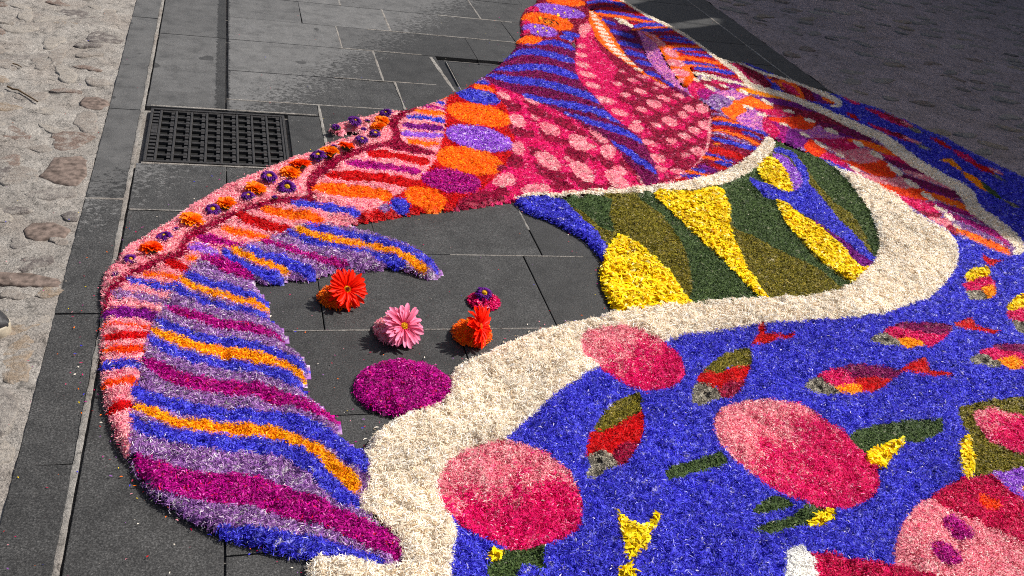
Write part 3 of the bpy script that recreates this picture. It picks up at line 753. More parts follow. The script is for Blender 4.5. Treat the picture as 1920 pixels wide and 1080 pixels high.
P("wing_patch", 'hp', "1537,295 1552,287 1576,299 1590,313 1570,310 1555,303"); S("wing_patch", 'mg', "1572,311 1590,319 1618,335", 8); S("wing_patch", 'pu', "1616,332 1640,345", 9)
P("wing_patch", 'ro', "1577,300 1600,304 1621,308 1652,302 1665,309 1680,328 1671,336 1644,333 1613,320 1593,310")
P("wing_patch", 'pp', "1592,315 1621,326 1652,335 1679,334 1694,331 1724,352 1721,358 1683,355 1652,349 1636,342 1613,330")
S("wing_patch", 'hp', "1652,292 1691,303 1712,313", (7, 9, 6)); S("wing_patch", 'mr', "1655,299 1699,315 1730,326 1757,338", (6, 11, 10, 6)); S("wing_patch", 'pp', "1691,321 1730,334 1760,343 1788,356", (7, 10, 10, 8))
S("wing_patch", 'mr', "1690,330 1730,346 1762,358 1785,366 1804,373", (6, 12, 13, 15, 10)); S("wing_patch", 'pu', "1722,353 1760,368 1803,385", (6, 10, 10))
P("wing_patch", 'ro', "1640,342 1660,347 1699,355 1724,355 1746,362 1760,370 1745,378 1705,374 1681,368 1658,358"); S("wing_patch", 'or', "1726,358 1765,374 1795,386 1827,403", (6, 11, 12, 6))
P("wing_patch", 'hp', "1670,364 1705,372 1748,382 1752,394 1762,401 1740,404 1715,396 1690,380"); P("wing_patch", 'cm', "1690,380 1715,394 1745,400 1765,402 1760,411 1738,411 1720,400")
P("wing_patch", 'pp', "1738,410 1776,413 1783,425 1766,425"); E("wing_patch", 'cm', 1784, 433, 14, 7, 28)
S("wing_patch", 'mg', "1750,382 1784,395 1823,407 1857,425", (6, 9, 9, 6)); S("wing_patch", 'mg', "1774,402 1807,416 1839,430 1870,445 1892,463", (6, 10, 11, 12, 8)); S("wing_patch", 'or', "1793,432 1823,446 1855,459 1878,469 1893,478", (7, 12, 13, 13, 9))
for x, y, rx, ry, a in [(1394,174,10,3.4,25),(1369,185,9,4,20),(1402,202,12,3.4,18),(1438,193,14,3.4,30),(1428,216,12,3,12),(1478,210,12,3.6,15),(1517,227,12,3.6,15),(1469,235,10,3.8,18),(1558,247,15,5.5,20),(1508,254,11,4,24),(1539,273,15,4.5,32),
                        (1331,166,14,3.4,27),(1356,162,11,2.6,22),(1323,149,13,3.2,18),(1305,151,7,3.5,18),(1574,293,10,4,24),(1608,271,12,5,28),(1643,292,15,6,30),(1602,317,12,4,26),(1677,320,18,6,36),(1708,346,19,6,32),(1740,371,17,6.5,30),(1763,395,14,5,25),(1779,410,12,6,35),(1793,427,10,4,30)]:
    E("cream_fleck", 'cr', x, y, rx * .95, ry * .78, a)

MO("green_body_petals", "olive and dark green body of chopped leaves inside the cream band", "leaf panel")
P("olive_ground", 'ol', "1037,372 1100,367 1230,361 1340,350 1390,332 1425,312 1445,285 1452,262 1475,270 1500,280 1540,298 1565,315 1600,345 1630,390 1648,440 1648,470 1640,490 1625,512 1595,537 1552,555 1440,564 1292,578 1250,560 1137,490 1090,420", True)
P("dark_green_patch", 'dg', "1045,371 1140,368 1143,400 1152,430 1130,425 1098,400 1068,382")
P("dark_green_patch", 'dg', "1195,363 1228,361 1285,420 1335,470 1410,530 1440,565 1293,578 1298,540 1290,480 1270,440 1240,400 1212,380")
P("dark_green_patch", 'dg', "1345,350 1390,332 1428,310 1440,340 1462,384 1475,412 1500,450 1545,495 1602,538 1590,548 1540,505 1480,475 1410,440 1378,425 1366,395 1357,365")
P("dark_green_patch", 'dg', "1450,262 1475,270 1500,280 1540,298 1580,328 1620,378 1645,430 1650,470 1641,492 1630,455 1602,405 1570,380 1535,345 1510,310 1490,285 1455,282")
MO("blue_crescent_petals", "blue petal crescent edging the green body above the yellow leaf on the bare slabs", "petal crescent")
P("crescent", 'bl', "970,373 1040,371 1065,384 1090,408 1112,428 1128,450 1139,468 1133,488 1118,470 1098,448 1068,430 1030,410 1000,400 978,388")
MO("blue_fork_petals", "forked blue petal branch with lilac edges across the green body", "petal branch")
P("branch", 'bl', "1405,332 1420,339 1445,348 1480,360 1498,352 1498,330 1488,306 1470,290 1450,284 1462,277 1490,290 1515,324 1517,345 1540,370 1560,395 1580,420 1602,440 1625,468 1644,490 1640,502 1618,485 1590,460 1550,430 1520,412 1490,394 1457,380 1430,365 1410,346")
P("lilac_edge", 'lv', "1447,291 1460,289 1480,302 1498,325 1504,346 1490,359 1482,345 1470,318 1455,303"); P("lilac_edge", 'pu', "1510,407 1540,424 1590,460 1625,488 1637,503 1625,509 1600,488 1575,460 1545,432")
MO("round_yellow_leaf_petals", "broad pointed yellow petal leaf at the green body's lower left, touching bare slabs", "petal leaf")
P("yellow_leaf", 'ye', "1160,441 1175,445 1200,462 1235,490 1252,508 1275,545 1294,577 1250,585 1200,590 1180,596 1158,582 1143,560 1130,530 1128,500 1133,478 1145,458")
MO("central_yellow_leaf_petals", "tall yellow petal funnel in the middle of the green body, wide top and thin tail", "petal leaf")
P("yellow_leaf", 'ye', "1226,362 1290,360 1350,352 1358,368 1368,385 1368,420 1374,445 1387,472 1402,502 1426,540 1444,563 1425,555 1385,516 1335,466 1285,421 1255,392")
MO("small_yellow_leaf_petals", "small yellow petal leaf between the cream arc and the blue fork", "petal leaf")
P("yellow_leaf", 'ye', "1421,314 1432,302 1447,297 1466,312 1479,335 1485,359 1465,359 1443,348 1430,335")
MO("long_yellow_leaf_petals", "long narrow yellow petal leaf lying under the blue fork", "petal leaf")
P("yellow_leaf", 'ye', "1456,377 1485,391 1515,412 1542,430 1580,465 1604,495 1634,511 1622,523 1602,534 1583,518 1547,493 1510,456 1477,421 1462,392")

MO("cream_band_petals", "wide band of cream shredded petals flowing round the green body to the bottom edge", "petal band")
P("cream_band", 'cr', "575,1290 574,1100 575,1057 598,1045 640,1050 670,1057 720,1070 752,1064 753,1040 742,1010 715,987 690,966 673,955 679,930 690,912 692,880 685,850 690,830 702,812 725,798 748,784 780,776 820,765 840,745 846,710 848,698 862,683 900,666 950,643 1000,624 1050,612 1100,599 1160,589 1200,583 1290,575 1380,565 1440,561 1520,558 1562,550 1597,533 1625,509 1641,490 1649,460 1645,430 1630,395 1610,368 1590,340 1565,314 1538,294 1575,320 1640,345 1680,370 1712,400 1748,422 1775,438 1788,450 1796,478 1792,505 1780,522 1762,545 1740,562 1700,576 1660,590 1600,600 1540,605 1440,611 1350,625 1280,636 1180,660 1110,700 1050,735 1000,780 960,820 900,870 850,930 845,985 858,1000 848,1030 844,1070 842,1290", True)
MO("cream_arc_petals", "thin cream petal arc that thickens upward between the striped wedge and the green body", "petal arc")
S("cream_arc", 'cr', "964,371 1000,367 1050,365 1100,363 1180,360 1240,355 1300,348 1345,338 1385,322 1415,302 1436,280 1444,262", (3, 4, 4.5, 5.5, 7.5, 11, 16, 20, 23, 24, 23, 20), False)
MO("far_cream_border_petals", "long cream petal line along the far side, widening as it curves right into shade", "petal border")
S("cream_line", 'cr', "1120,-30 1155,-6 1185,12 1210,28 1255,50 1297,74 1330,99 1352,115 1378,133 1400,155 1410,163 1441,173 1480,184 1519,199 1550,213 1597,235 1625,248 1652,260 1683,282 1715,306 1746,324 1777,342 1796,352 1815,370 1822,388 1839,403 1862,419 1886,437 1905,455 1912,470 1898,478",
  (5, 5, 6, 7, 7, 7, 7, 8, 9, 11, 12, 11, 10, 11, 12, 14, 16, 18, 20, 19, 18, 18, 20, 25, 25, 22, 21, 21, 20, 16, 8), False)
S("cream_line", 'cr', "1298,137 1331,143 1370,154 1404,163", 4)
MO("far_cream_loop_petals", "short cream petal loop at the far edge, closing round the small shaded loop", "petal border")
S("cream_line", 'cr', "1350,110 1375,116 1406,128 1433,140 1472,149 1511,163 1542,177 1571,192 1572,200 1557,201", (3, 3, 4, 5, 6, 7, 9, 9, 7, 4), False)

MO("magenta_disc_petals", "magenta petal disc lying alone on the bare slabs against the cream band", "petal disc")
E("disc", 'mg', 755, 724, 92, 53, 2)
MO("upper_pink_disc_petals", "pink petal disc shading pale to rose, overlapping the cream band near the top fish", "petal disc", "shaded pink petal discs")
P("disc", 'pp', "1087,645 1100,626 1140,617 1185,620 1230,638 1265,662 1281,695 1276,718 1255,731 1225,735 1200,736 1160,720 1120,690 1094,670", False, ('hp', 1140, 640, 1185, 705))
MO("lower_pink_disc_petals", "lower pink petal disc shading pale to rose, against the cream band, leaves below it", "petal disc", "shaded pink petal discs")
P("disc", 'pp', "818,918 832,884 860,855 905,838 958,834 1012,848 1050,876 1078,910 1091,950 1086,985 1062,1010 1010,1029 950,1031 900,1012 860,990 830,955", False, ('hp', 935, 880, 960, 960))
MO("right_pink_disc_petals", "largest pink petal disc shading pale to rose, with green stems on both sides", "petal disc", "shaded pink petal discs")
P("disc", 'pp', "1337,806 1345,776 1380,758 1440,754 1510,768 1560,798 1602,835 1632,865 1646,895 1642,925 1620,946 1580,959 1530,951 1470,930 1410,895 1360,850", False, ('hp', 1410, 790, 1500, 890))
MO("disc_stem_leaves", "dark green leaf stem left of the largest pink disc", "leaf stem"); P("stem", 'dg', "1245,893 1255,880 1300,864 1342,850 1352,855 1364,871 1312,889 1258,903")
MO("forked_stem_leaves", "dark green leaf stem right of the largest pink disc, tapering to a square tip", "leaf stem"); P("stem", 'dg', "1590,820 1605,808 1640,797 1700,790 1765,787 1771,808 1740,827 1695,833 1640,840 1625,858 1600,836", True)
MO("short_stem_leaves", "short dark green leaf dash just below the largest pink disc", "leaf stem"); P("stem", 'dg', "1412,957 1432,940 1455,930 1487,946 1465,958 1440,963 1418,966")
MO("slanted_stem_leaves", "slanted dark green leaf stem below the short dash, ending in a yellow petal", "leaf stem"); P("stem", 'dg', "1408,996 1440,982 1485,965 1512,950 1546,956 1523,980 1487,993 1440,1006 1418,1003")
MO("stem_yellow_petals", "yellow petal clump under the right stem of the largest pink disc", "petal clump"); P("clump", 'ye', "1624,858 1640,842 1680,826 1694,832 1674,856 1656,881 1635,878")
MO("tip_yellow_petals", "yellow petal clump at the tip of the slanted stem", "petal clump"); P("clump", 'ye', "1548,956 1563,965 1546,985 1520,991 1516,982 1535,966")
MO("lower_disc_leaves", "dark green leaf patch at the bottom edge under the lower pink disc", "leaf patch"); P("leaves", 'dg', "912,1130 911,1060 935,1042 945,1032 985,1032 1021,1027 1019,1060 1012,1078 1016,1130", True); E("blue_tuft", 'bl', 990, 1076, 20, 15); E("yellow_petal", 'ye', 927, 1043, 13, 9, -20)
MO("yellow_star_petals", "yellow forked petal figure on the blue field near the bottom centre", "petal figure"); P("star", 'ye', "1153,963 1167,974 1180,987 1195,992 1210,987 1220,979 1226,965 1238,968 1232,984 1225,996 1216,1008 1215,1020 1198,1040 1180,1055 1172,1045 1167,1022 1160,992", True); P("star_foot", 'ye', "1158,1076 1177,1062 1184,1070 1190,1082 1194,1130 1156,1130", True)

def fish(label, body, tail=None):
    MO("fish_petals", label, "petal fish", "petal fish swimming in the blue field")
    for part, col, s in body: P(part, col, s)
    if tail: P("tail", 'rd', tail, True)
fish("olive backed red petal fish diving left of the largest pink disc", [("back", 'ol', "1113,806 1120,790 1135,771 1152,755 1185,742 1200,744 1202,778 1180,786 1145,808 1125,815"), ("body", 'rd', "1108,812 1140,806 1180,784 1203,776 1205,810 1197,836 1183,858 1170,872 1155,876 1140,860 1100,855 1101,828"),
      ("belly", 'cm', "1148,852 1165,836 1196,833 1185,858 1170,873 1155,877"), ("head", 'gy', "1100,857 1128,850 1146,858 1160,876 1135,888 1115,898 1098,897 1103,875"), ("eye", 'bk', "1117,864 1124,862 1129,868 1123,874 1117,871")])
fish("olive backed red petal fish with a separate red tail, right of the upper pink disc", [("back", 'ol', "1317,699 1335,680 1365,662 1402,656 1406,688 1370,690 1350,704 1332,702"), ("body", 'rd', "1306,722 1307,710 1320,699 1350,702 1375,690 1406,687 1396,716 1384,738 1360,752 1345,734 1330,725"),
      ("belly", 'cm', "1348,736 1363,720 1396,717 1384,738 1360,752"), ("head", 'gy', "1301,726 1330,724 1352,747 1330,757 1310,763 1295,756"), ("eye", 'bk', "1322,738 1329,736 1333,741 1327,746")], "1421,611 1431,611 1433,628 1450,630 1488,628 1484,636 1440,646 1406,650 1419,632")
fish("lower rose petal fish with maroon back and orange chin, above the right disc stem", [("body", 'rd', "1568,716 1600,705 1672,703 1665,722 1640,736 1612,740 1590,740"), ("back", 'mr', "1566,696 1600,689 1650,690 1691,697 1673,714 1640,711 1595,712"), ("cheek", 'hp', "1534,710 1552,697 1575,697 1598,712 1602,726 1568,730"),
      ("chin", 'go', "1563,730 1600,725 1613,738 1590,746 1572,742"), ("head", 'gy', "1506,728 1522,713 1537,709 1566,731 1571,743 1538,742"), ("eye", 'bk', "1532,724 1540,722 1544,728 1537,732")], "1684,696 1710,680 1732,675 1741,692 1793,707 1752,709 1712,701")
fish("upper rose petal fish with maroon back, under the cream band's right bend", [("body", 'hp', "1654,626 1672,614 1715,610 1776,618 1778,627 1763,643 1740,653 1722,645 1680,637"), ("back", 'mr', "1675,613 1705,605 1752,609 1784,615 1773,628 1715,622"), ("chin", 'go', "1679,639 1717,636 1733,652 1697,656"),
      ("head", 'gy', "1629,641 1655,626 1681,638 1687,653 1658,650"), ("eye", 'bk', "1655,636 1663,634 1667,639 1660,642")], "1786,613 1807,601 1822,599 1831,612 1876,624 1860,628 1820,620")
fish("rose petal fish cut by the picture's right edge, below the upper rose fish", [("body", 'hp', "1836,664 1852,655 1910,655 1960,664 1950,685 1925,700 1902,690 1869,678"), ("back", 'mr', "1858,651 1890,645 1925,648 1965,658 1955,670 1910,663"), ("chin", 'go', "1867,680 1902,672 1918,690 1892,696"),
      ("head", 'gy', "1815,681 1836,664 1871,680 1873,692 1842,687"), ("eye", 'bk', "1842,673 1850,672 1853,678 1846,681")], "1968,660 1995,645 2012,648 2018,662 2065,674 2000,672")
fish("plump yellow, pink and orange petal fish beside the blue right of the cream bend", [("brow", 'ye', "1806,522 1824,505 1848,504 1854,520 1826,532"), ("body", 'hp', "1806,534 1828,525 1856,520 1866,545 1840,550 1808,543"), ("chin", 'go', "1838,545 1860,537 1866,552 1860,561 1845,562"), ("head", 'gy', "1811,546 1840,547 1848,563 1825,565 1814,556")], "1839,478 1860,489 1882,490 1856,501 1846,498")
fish("yellow browed pink petal fish half out of the picture on the right edge", [("brow", 'ye', "1886,584 1908,556 1935,560 1938,578"), ("body", 'hp', "1887,586 1935,578 1945,600 1915,606 1894,602"), ("head", 'gy', "1894,603 1918,605 1945,618 1930,632 1905,618")])
fish("thin shaded pink petal fish highest on the far blue edge", [("body", 'hp', "1573,179 1590,184 1612,197 1598,196")])
fish("shaded crimson petal fish with pale mouth, second along the far blue edge", [("body", 'hp', "1619,204 1655,212 1682,221 1712,240 1690,239 1660,226"), ("back", 'cm', "1655,213 1680,220 1700,236 1680,232"), ("mouth", 'pp', "1685,229 1705,234 1714,241"), ("head", 'gy', "1700,239 1716,242 1732,251 1715,250")])
fish("shaded rose petal fish below the second one, touching the cream line", [("body", 'hp', "1624,232 1650,240 1680,252 1712,268 1690,264 1655,250"), ("back", 'cm', "1660,247 1690,253 1712,266 1690,262"), ("mouth", 'pp', "1689,256 1710,262 1728,271 1710,268"), ("head", 'gy', "1714,269 1732,275 1746,283 1728,280")])
fish("small shaded red petal dash beside the cream line", [("body", 'rd', "1584,212 1600,216 1612,228 1598,224")])
fish("long shaded rose petal fish with grey head, nearest the cobbles at the right", [("tail_patch", 'rd', "1743,259 1758,262 1775,271 1785,283 1765,275"), ("body", 'hp', "1784,283 1803,287 1830,305 1818,306 1800,297"), ("back", 'rd', "1814,305 1830,307 1852,317 1864,328 1840,322"), ("mouth", 'pp', "1849,315 1866,320 1882,331 1865,325"), ("head", 'gy', "1858,327 1872,331 1887,342 1872,338")])
fish("shaded yellow petal fish with green and grey head near the right cobbles", [("tail_fin", 'go', "1764,302 1778,300 1791,307 1803,323 1788,316"), ("body", 'go', "1801,324 1822,330 1838,341 1852,361 1834,355 1815,340"), ("gill", 'dg', "1838,341 1865,358 1880,376 1862,370 1848,358"), ("head", 'gy', "1878,374 1896,381 1911,391 1896,388")])

MO("olive_leaf_loop", "olive leaf loop round a pink petal heart at the right edge", "leaf loop"); P("loop", 'ol', "1796,770 1815,759 1865,751 1920,747 2000,752 2110,840 2010,905 1920,886 1880,895 1852,893 1825,893 1820,860 1818,825 1806,800"); P("heart", 'pp', "1824,778 1850,767 1885,771 1922,781 1985,815 1965,850 1920,850 1900,846 1865,831 1840,812", False, ('hp', 1850, 775, 1885, 825))
MO("loop_yellow_petals", "upright yellow petal strip on the left side of the olive loop", "petal clump"); P("clump", 'ye', "1812,820 1821,832 1823,880 1816,900 1806,898 1800,884 1800,836")
MO("crimson_flower_petals", "big crimson petal flower rim at the bottom right with an orange star", "petal flower"); P("petal_rim", 'rs', "1740,940 1777,912 1820,897 1862,896 1890,924 1925,942 2000,980 2080,1080 2100,1300 1980,1200 1960,1060 1920,1028 1865,999 1815,976 1765,953"); P("orange_star", 'ro', "1828,936 1842,931 1856,938 1868,942 1877,956 1862,957 1846,957 1838,946", True)
MO("lilac_flower_petals", "lilac petal patch between the olive loop and the crimson flower at the right edge", "petal patch"); P("patch", 'lv', "1856,892 1890,884 1925,878 2020,895 2010,985 1925,942 1902,932 1884,915"); E("orange_dot", 'go', 1921, 917, 7, 5)
MO("pale_face_petals", "pale pink petal face in the bottom right corner with two magenta eyes", "petal face"); P("face", 'pp', "1680,1200 1675,1060 1677,1022 1690,985 1710,958 1728,941 1742,938 1765,952 1815,975 1865,998 1920,1027 1960,1060 2000,1200", True); E("magenta_eye", 'mg', 1794, 994, 32, 17, 36); E("magenta_eye", 'mg', 1772, 1043, 32, 18, 32)
MO("crimson_tongue_petals", "crimson petal tongue at the bottom edge left of the pale face", "petal patch"); P("tongue", 'rs', "1515,1041 1552,1042 1595,1055 1652,1059 1710,1070 1760,1083 1790,1300 1515,1300", True)
MO("white_tuft_petals", "small white petal tuft at the bottom edge beside the crimson tongue", "petal tuft"); P("tuft", 'wh', "1471,1052 1484,1032 1510,1037 1524,1064 1530,1180 1474,1180")

# ---- colours: weighted palettes of petal colours (linear); some pale tints stand for highlights
def pal(*c):
    w = np.array([q[3] for q in c], float)
    return (np.array([lin(*q[:3]) for q in c]), w / w.sum())
PAL = {
 'cr': (pal((252,240,222,5),(242,224,196,3),(214,188,150,1.2),(255,252,244,2)), 12.5, 1.5, 0.42, 'cream petals', .026),
 'wh': (pal((250,248,242,5),(225,222,215,2)), 12, 1.5, 0.5, '', .024),
 'bl': (pal((66,62,216,4),(50,44,184,3),(96,100,240,2.6),(26,22,130,1.8),(165,165,245,.34),(240,230,245,.12)), 8.3, 1.6, 0.6, '', .020),
 'pk': (pal((250,160,172,5),(245,135,155,2),(252,192,190,2),(222,60,110,1.0),(255,225,215,.6)), 8.2, 1.45, 0.6, '', .022),
 'pp': (pal((238,140,154,5),(228,112,136,3),(248,182,184,2),(255,228,218,1.1),(215,30,90,.6)), 7, 1.7, 0.5, '', .018),
 'pm': (pal((240,140,190,4),(170,70,200,3),(250,180,205,2),(120,50,170,1.4)), 7, 1.7, 0.5, '', .016),
 'hp': (pal((226,0,100,5),(208,0,84,3),(244,40,130,1.6),(170,0,62,1.6),(255,165,195,.45)), 6.5, 2.2, 0.5, '', .018),
 'cm': (pal((160,0,56,5),(132,0,44,3),(190,4,72,1.6),(90,0,36,1.6),(235,110,150,.3)), 6.5, 1.9, 0.5, '', .018),
 'rs': (pal((208,0,78,5),(184,0,62,3),(232,20,100,1.8),(140,0,50,1.4),(250,130,160,.3)), 7.5, 1.9, 0.5, '', .019),
 'mr': (pal((135,0,85,5),(105,0,66,3),(160,10,110,2),(75,0,50,1)), 6.5, 1.8, 0.5, '', .017),
 'mg': (pal((182,0,134,5),(155,0,110,3),(215,20,160,1.6),(115,0,85,1.6),(245,120,200,.3),(215,20,50,.35)), 6.5, 2.2, 0.55, '', .020),
 'pu': (pal((130,10,135,5),(100,10,110,3),(160,40,165,2),(70,10,85,1)), 6.5, 1.9, 0.5, '', .018),
 'li': (pal((156,100,178,4),(128,74,150,3),(196,150,206,2.4),(236,222,232,1.2),(80,50,96,1.5),(130,140,120,.35)), 9.2, 1.35, 0.6, '', .021),
 'lv': (pal((165,90,220,5),(140,60,200,3),(195,135,235,2),(235,215,240,.9),(105,40,160,1.2)), 8, 1.6, 0.55, '', .019),
 'go': (pal((255,164,0,5),(250,142,0,3),(255,190,10,2),(228,106,0,1.2)), 5.5, 2.3, 0.6, '', .022),
 'or': (pal((255,118,0,5),(250,98,0,3),(255,145,10,1.6),(240,62,0,1.4),(255,190,30,.3)), 6, 1.8, 0.5, '', .018),
 'ro': (pal((252,72,0,5),(255,98,0,2),(235,40,0,2.4),(200,20,0,.8)), 6.5, 1.8, 0.5, '', .018),
 'rd': (pal((212,0,8,5),(190,0,6,3),(232,10,14,1.6),(145,0,10,1.4)), 6, 1.8, 0.5, '', .018),
 'ol': (pal((128,118,26,4),(105,96,20,3),(90,84,22,2),(160,140,50,1.2),(70,62,18,1.4),(190,175,130,.16)), 3.6, 1.5, 0.5, '', .011),
 'dg': (pal((72,92,46,4),(56,76,38,3),(90,110,62,1.8),(40,56,30,1.6),(165,160,135,.12)), 3.6, 1.4, 0.5, '', .011),
 'ye': (pal((255,222,0,5),(250,205,0,3),(255,235,40,2),(255,246,150,.5),(232,178,0,.8)), 15, 5.0, 0.22, '', .017),
 'gy': (pal((150,140,122,3),(110,104,92,3),(200,192,172,1.6),(50,46,40,1.6)), 6, 1.6, 0.55, '', .016),
 'bk': (pal((14,12,12,3),(30,26,28,1)), 4, 1.8, 0.5, '', .014),
}

# ---- rasterise the patches into a map in the photograph's plane
RX0, RY0, RX1, RY1 = -60, -70, 2420, 1420
W_, H_ = RX1 - RX0, RY1 - RY0
LAB = np.full((H_, W_), -1, np.int16)
def smooth_closed(pts, k=5):
    p = np.array(pts, float); n = len(p); out = []
    for i in range(n):
        a, b, c, d = p[i - 1], p[i], p[(i + 1) % n], p[(i + 2) % n]
        for t in np.arange(k) / k:
            out.append(0.5 * ((2 * b) + (-a + c) * t + (2 * a - 5 * b + 4 * c - d) * t * t + (-a + 3 * b - 3 * c + d) * t ** 3))
    return np.array(out)
def smooth_open(p, k=6):
    p = np.array(p, float)
    p = np.vstack([2 * p[0] - p[1], p, 2 * p[-1] - p[-2]]); out = []
    for i in range(1, len(p) - 2):
        a, b, c, d = p[i - 1:i + 3]
        for t in np.arange(k) / k:
            out.append(0.5 * ((2 * b) + (-a + c) * t + (2 * a - 5 * b + 4 * c - d) * t * t + (-a + 3 * b - 3 * c + d) * t ** 3))
    out.append(p[-2]); return np.array(out)
def outline(g):
    if g[0] == 'poly':
        return np.array(g[1], float) if g[2] else smooth_closed(g[1])
    if g[0] == 'ell':
        _, cx, cy, rx, ry, a, _g = g
        t = np.linspace(0, 2 * np.pi, 28, endpoint=False); a = math.radians(a)
        x, y = rx * np.cos(t), ry * np.sin(t)
        return np.stack([cx + x * math.cos(a) - y * math.sin(a), cy + x * math.sin(a) + y * math.cos(a)], -1)
    _, pts, w, taper = g
    q = smooth_open(np.column_stack([np.array(pts, float), np.array(w, float)]))
    d = np.gradient(q[:, :2], axis=0); d /= np.linalg.norm(d, axis=1)[:, None] + 1e-9
    nrm = np.stack([-d[:, 1], d[:, 0]], -1)
    L = np.concatenate([[0], np.cumsum(np.linalg.norm(np.diff(q[:, :2], axis=0), axis=1))])
    hw = q[:, 2] / 2
    if taper:
        e = np.minimum(L, L[-1] - L) / np.maximum(4.0, np.minimum(q[:, 2] * .9, L[-1] * .3))
        hw = hw * np.sqrt(np.clip(e, 0.08, 1))
    return np.vstack([q[:, :2] + nrm * hw[:, None], (q[:, :2] - nrm * hw[:, None])[::-1]])
def fill(poly, val):
    x = poly[:, 0] - RX0; y = poly[:, 1] - RY0
    x2, y2 = np.roll(x, -1), np.roll(y, -1)
    r0, r1 = max(0, int(math.floor(y.min()))), min(H_ - 1, int(math.ceil(y.max())))
    for r in range(r0, r1 + 1):
        yc = r + 0.5
        m = ((y <= yc) & (y2 > yc)) | ((y2 <= yc) & (y > yc))
        if not m.any(): continue
        xs = np.sort(x[m] + (yc - y[m]) * (x2[m] - x[m]) / (y2[m] - y[m]))
        for a, b in zip(xs[::2], xs[1::2]):
            i0, i1 = max(0, int(math.ceil(a - .5))), min(W_, int(math.ceil(b - .5)))
            if i1 > i0: LAB[r, i0:i1] = val
for i, (mi, part, col, g) in enumerate(REG):
    fill(outline(g), i)

def lookup(px, py):
    ix = np.floor(px - RX0).astype(int); iy = np.floor(py - RY0).astype(int)
    ok = (ix >= 0) & (ix < W_) & (iy >= 0) & (iy < H_)
    r = np.full(px.shape, -1, np.int16)
    r[ok] = LAB[iy[ok], ix[ok]]
    return r

# ================================================================== heap the petals
ZP = 0.015
CX0, CX1, CY0, CY1, CS = -0.55, 5.2, 0.55, 7.2, 0.005
gxs = np.arange(CX0, CX1, CS); gys = np.arange(CY0, CY1, CS)
GX, GY = np.meshgrid(gxs, gys)
LG = lookup(*to_picture(GX, GY, ZP))
THICK = np.array([PAL[r[2]][5] * (.7 if ('fleck' in r[1] or r[1] == 'cream_line') else 1) for r in REG] + [0.0])
HG = THICK[LG]                        # -1 -> last entry, 0
def blur(a, r):
    for ax in (0, 1):
        c = np.cumsum(np.concatenate([np.repeat(np.take(a, [0], ax), r + 1, ax), a, np.repeat(np.take(a, [-1], ax), r, ax)], ax), ax)
        n = a.shape[ax]
        a = (np.take(c, range(2 * r + 1, 2 * r + 1 + n), ax) - np.take(c, range(0, n), ax)) / (2 * r + 1)
    return a
occ = (LG >= 0).astype(float)
HB = blur(blur(HG, 3), 2)
OB = blur(occ, 3)
lump = np.clip(2.6 / np.sqrt(GX ** 2 + GY ** 2 + 1.6), .35, 1) ** 1.5 * 1.0
lump = lump * (fbm(GX, GY, 0.040, 21, 3) * 0.006 + fbm(GX, GY, 0.016, 31, 2) * 0.011)
HB = np.where(LG >= 0, HB * np.clip((OB - 0.35) / 0.5, 0.15, 1.0) + lump * np.clip((OB - .5) * 2, 0, 1) * np.clip(HB / .018, .25, 1.3), 0)
HB = np.clip(HB, 0.0012, 0.05) * (LG >= 0)
def height(x, y):
    u = np.clip((x - CX0) / CS, 0, len(gxs) - 1.001); v = np.clip((y - CY0) / CS, 0, len(gys) - 1.001)
    i = u.astype(int); j = v.astype(int)
    i = np.minimum(i, len(gxs) - 2); j = np.minimum(j, len(gys) - 2); fu = u - i; fv = v - j
    return (HB[j, i] * (1 - fu) + HB[j, i + 1] * fu) * (1 - fv) + (HB[j + 1, i] * (1 - fu) + HB[j + 1, i + 1] * fu) * fv

def strands(cx, cy, cz, L, W, nrm_tilt, color, rnd, fine):
    """bent petal strips; fine: two quads each, otherwise one"""
    n = len(cx)
    yaw = vnoise(cx, cy, .022, 77) * 9.0 + vnoise(cx, cy, .009, 78) * 5.0 + (rnd.random(n) - .5) * 2.2
    pitb = vnoise(cx, cy, .014, 79) * .8
    pit = (rnd.random(n) - 0.36 + pitb * .6) * nrm_tilt * 2.0
    roll = (rnd.random(n) - 0.5) * 1.7
    d = np.stack([np.cos(yaw) * np.cos(pit), np.sin(yaw) * np.cos(pit), np.sin(pit)], -1)
    s0 = np.stack([-np.sin(yaw), np.cos(yaw), np.zeros(n)], -1)
    up = np.cross(d, s0)
    s = s0 * np.cos(roll)[:, None] + up * np.sin(roll)[:, None]
    c = np.stack([cx, cy, cz], -1)
    L = L[:, None] / 2; W = W[:, None] / 2
    bend = (rnd.random(n)[:, None] * 0.6 - 0.1) * L
    lat = (rnd.random(n)[:, None] - 0.5) * 0.7 * L
    if fine:
        p0 = c - d * L; p1 = c + up * bend + s0 * lat; p2 = c + d * L
        v = np.stack([p0 - s * W * .45, p0 + s * W * .45, p1 - s * W, p1 + s * W, p2 - s * W * .4, p2 + s * W * .4], 1).reshape(-1, 3)
        b = (np.arange(n) * 6)[:, None]
        f = np.stack([b + [0, 1, 3, 2], b + [2, 3, 5, 4]], 1).reshape(-1, 4)
        col = np.repeat(color, 6, 0)
    else:
        p0 = c - d * L + up * bend * .3; p2 = c + d * L
        v = np.stack([p0 - s * W * .6, p0 + s * W * .6, p2 + s * W, p2 - s * W], 1).reshape(-1, 3)
        f = (np.arange(n) * 4)[:, None] + np.arange(4)[None]
        col = np.repeat(color, 4, 0)
    return v, f, col

def col_mesh(name, v, f, col, loc):
    me = quick_mesh(name, v - np.array(loc), f)
    a = me.color_attributes.new("Col", 'FLOAT_COLOR', 'POINT')
    a.data.foreach_set("color", np.ascontiguousarray(np.concatenate([col, np.ones((len(col), 1))], 1), np.float32).ravel())
    return me

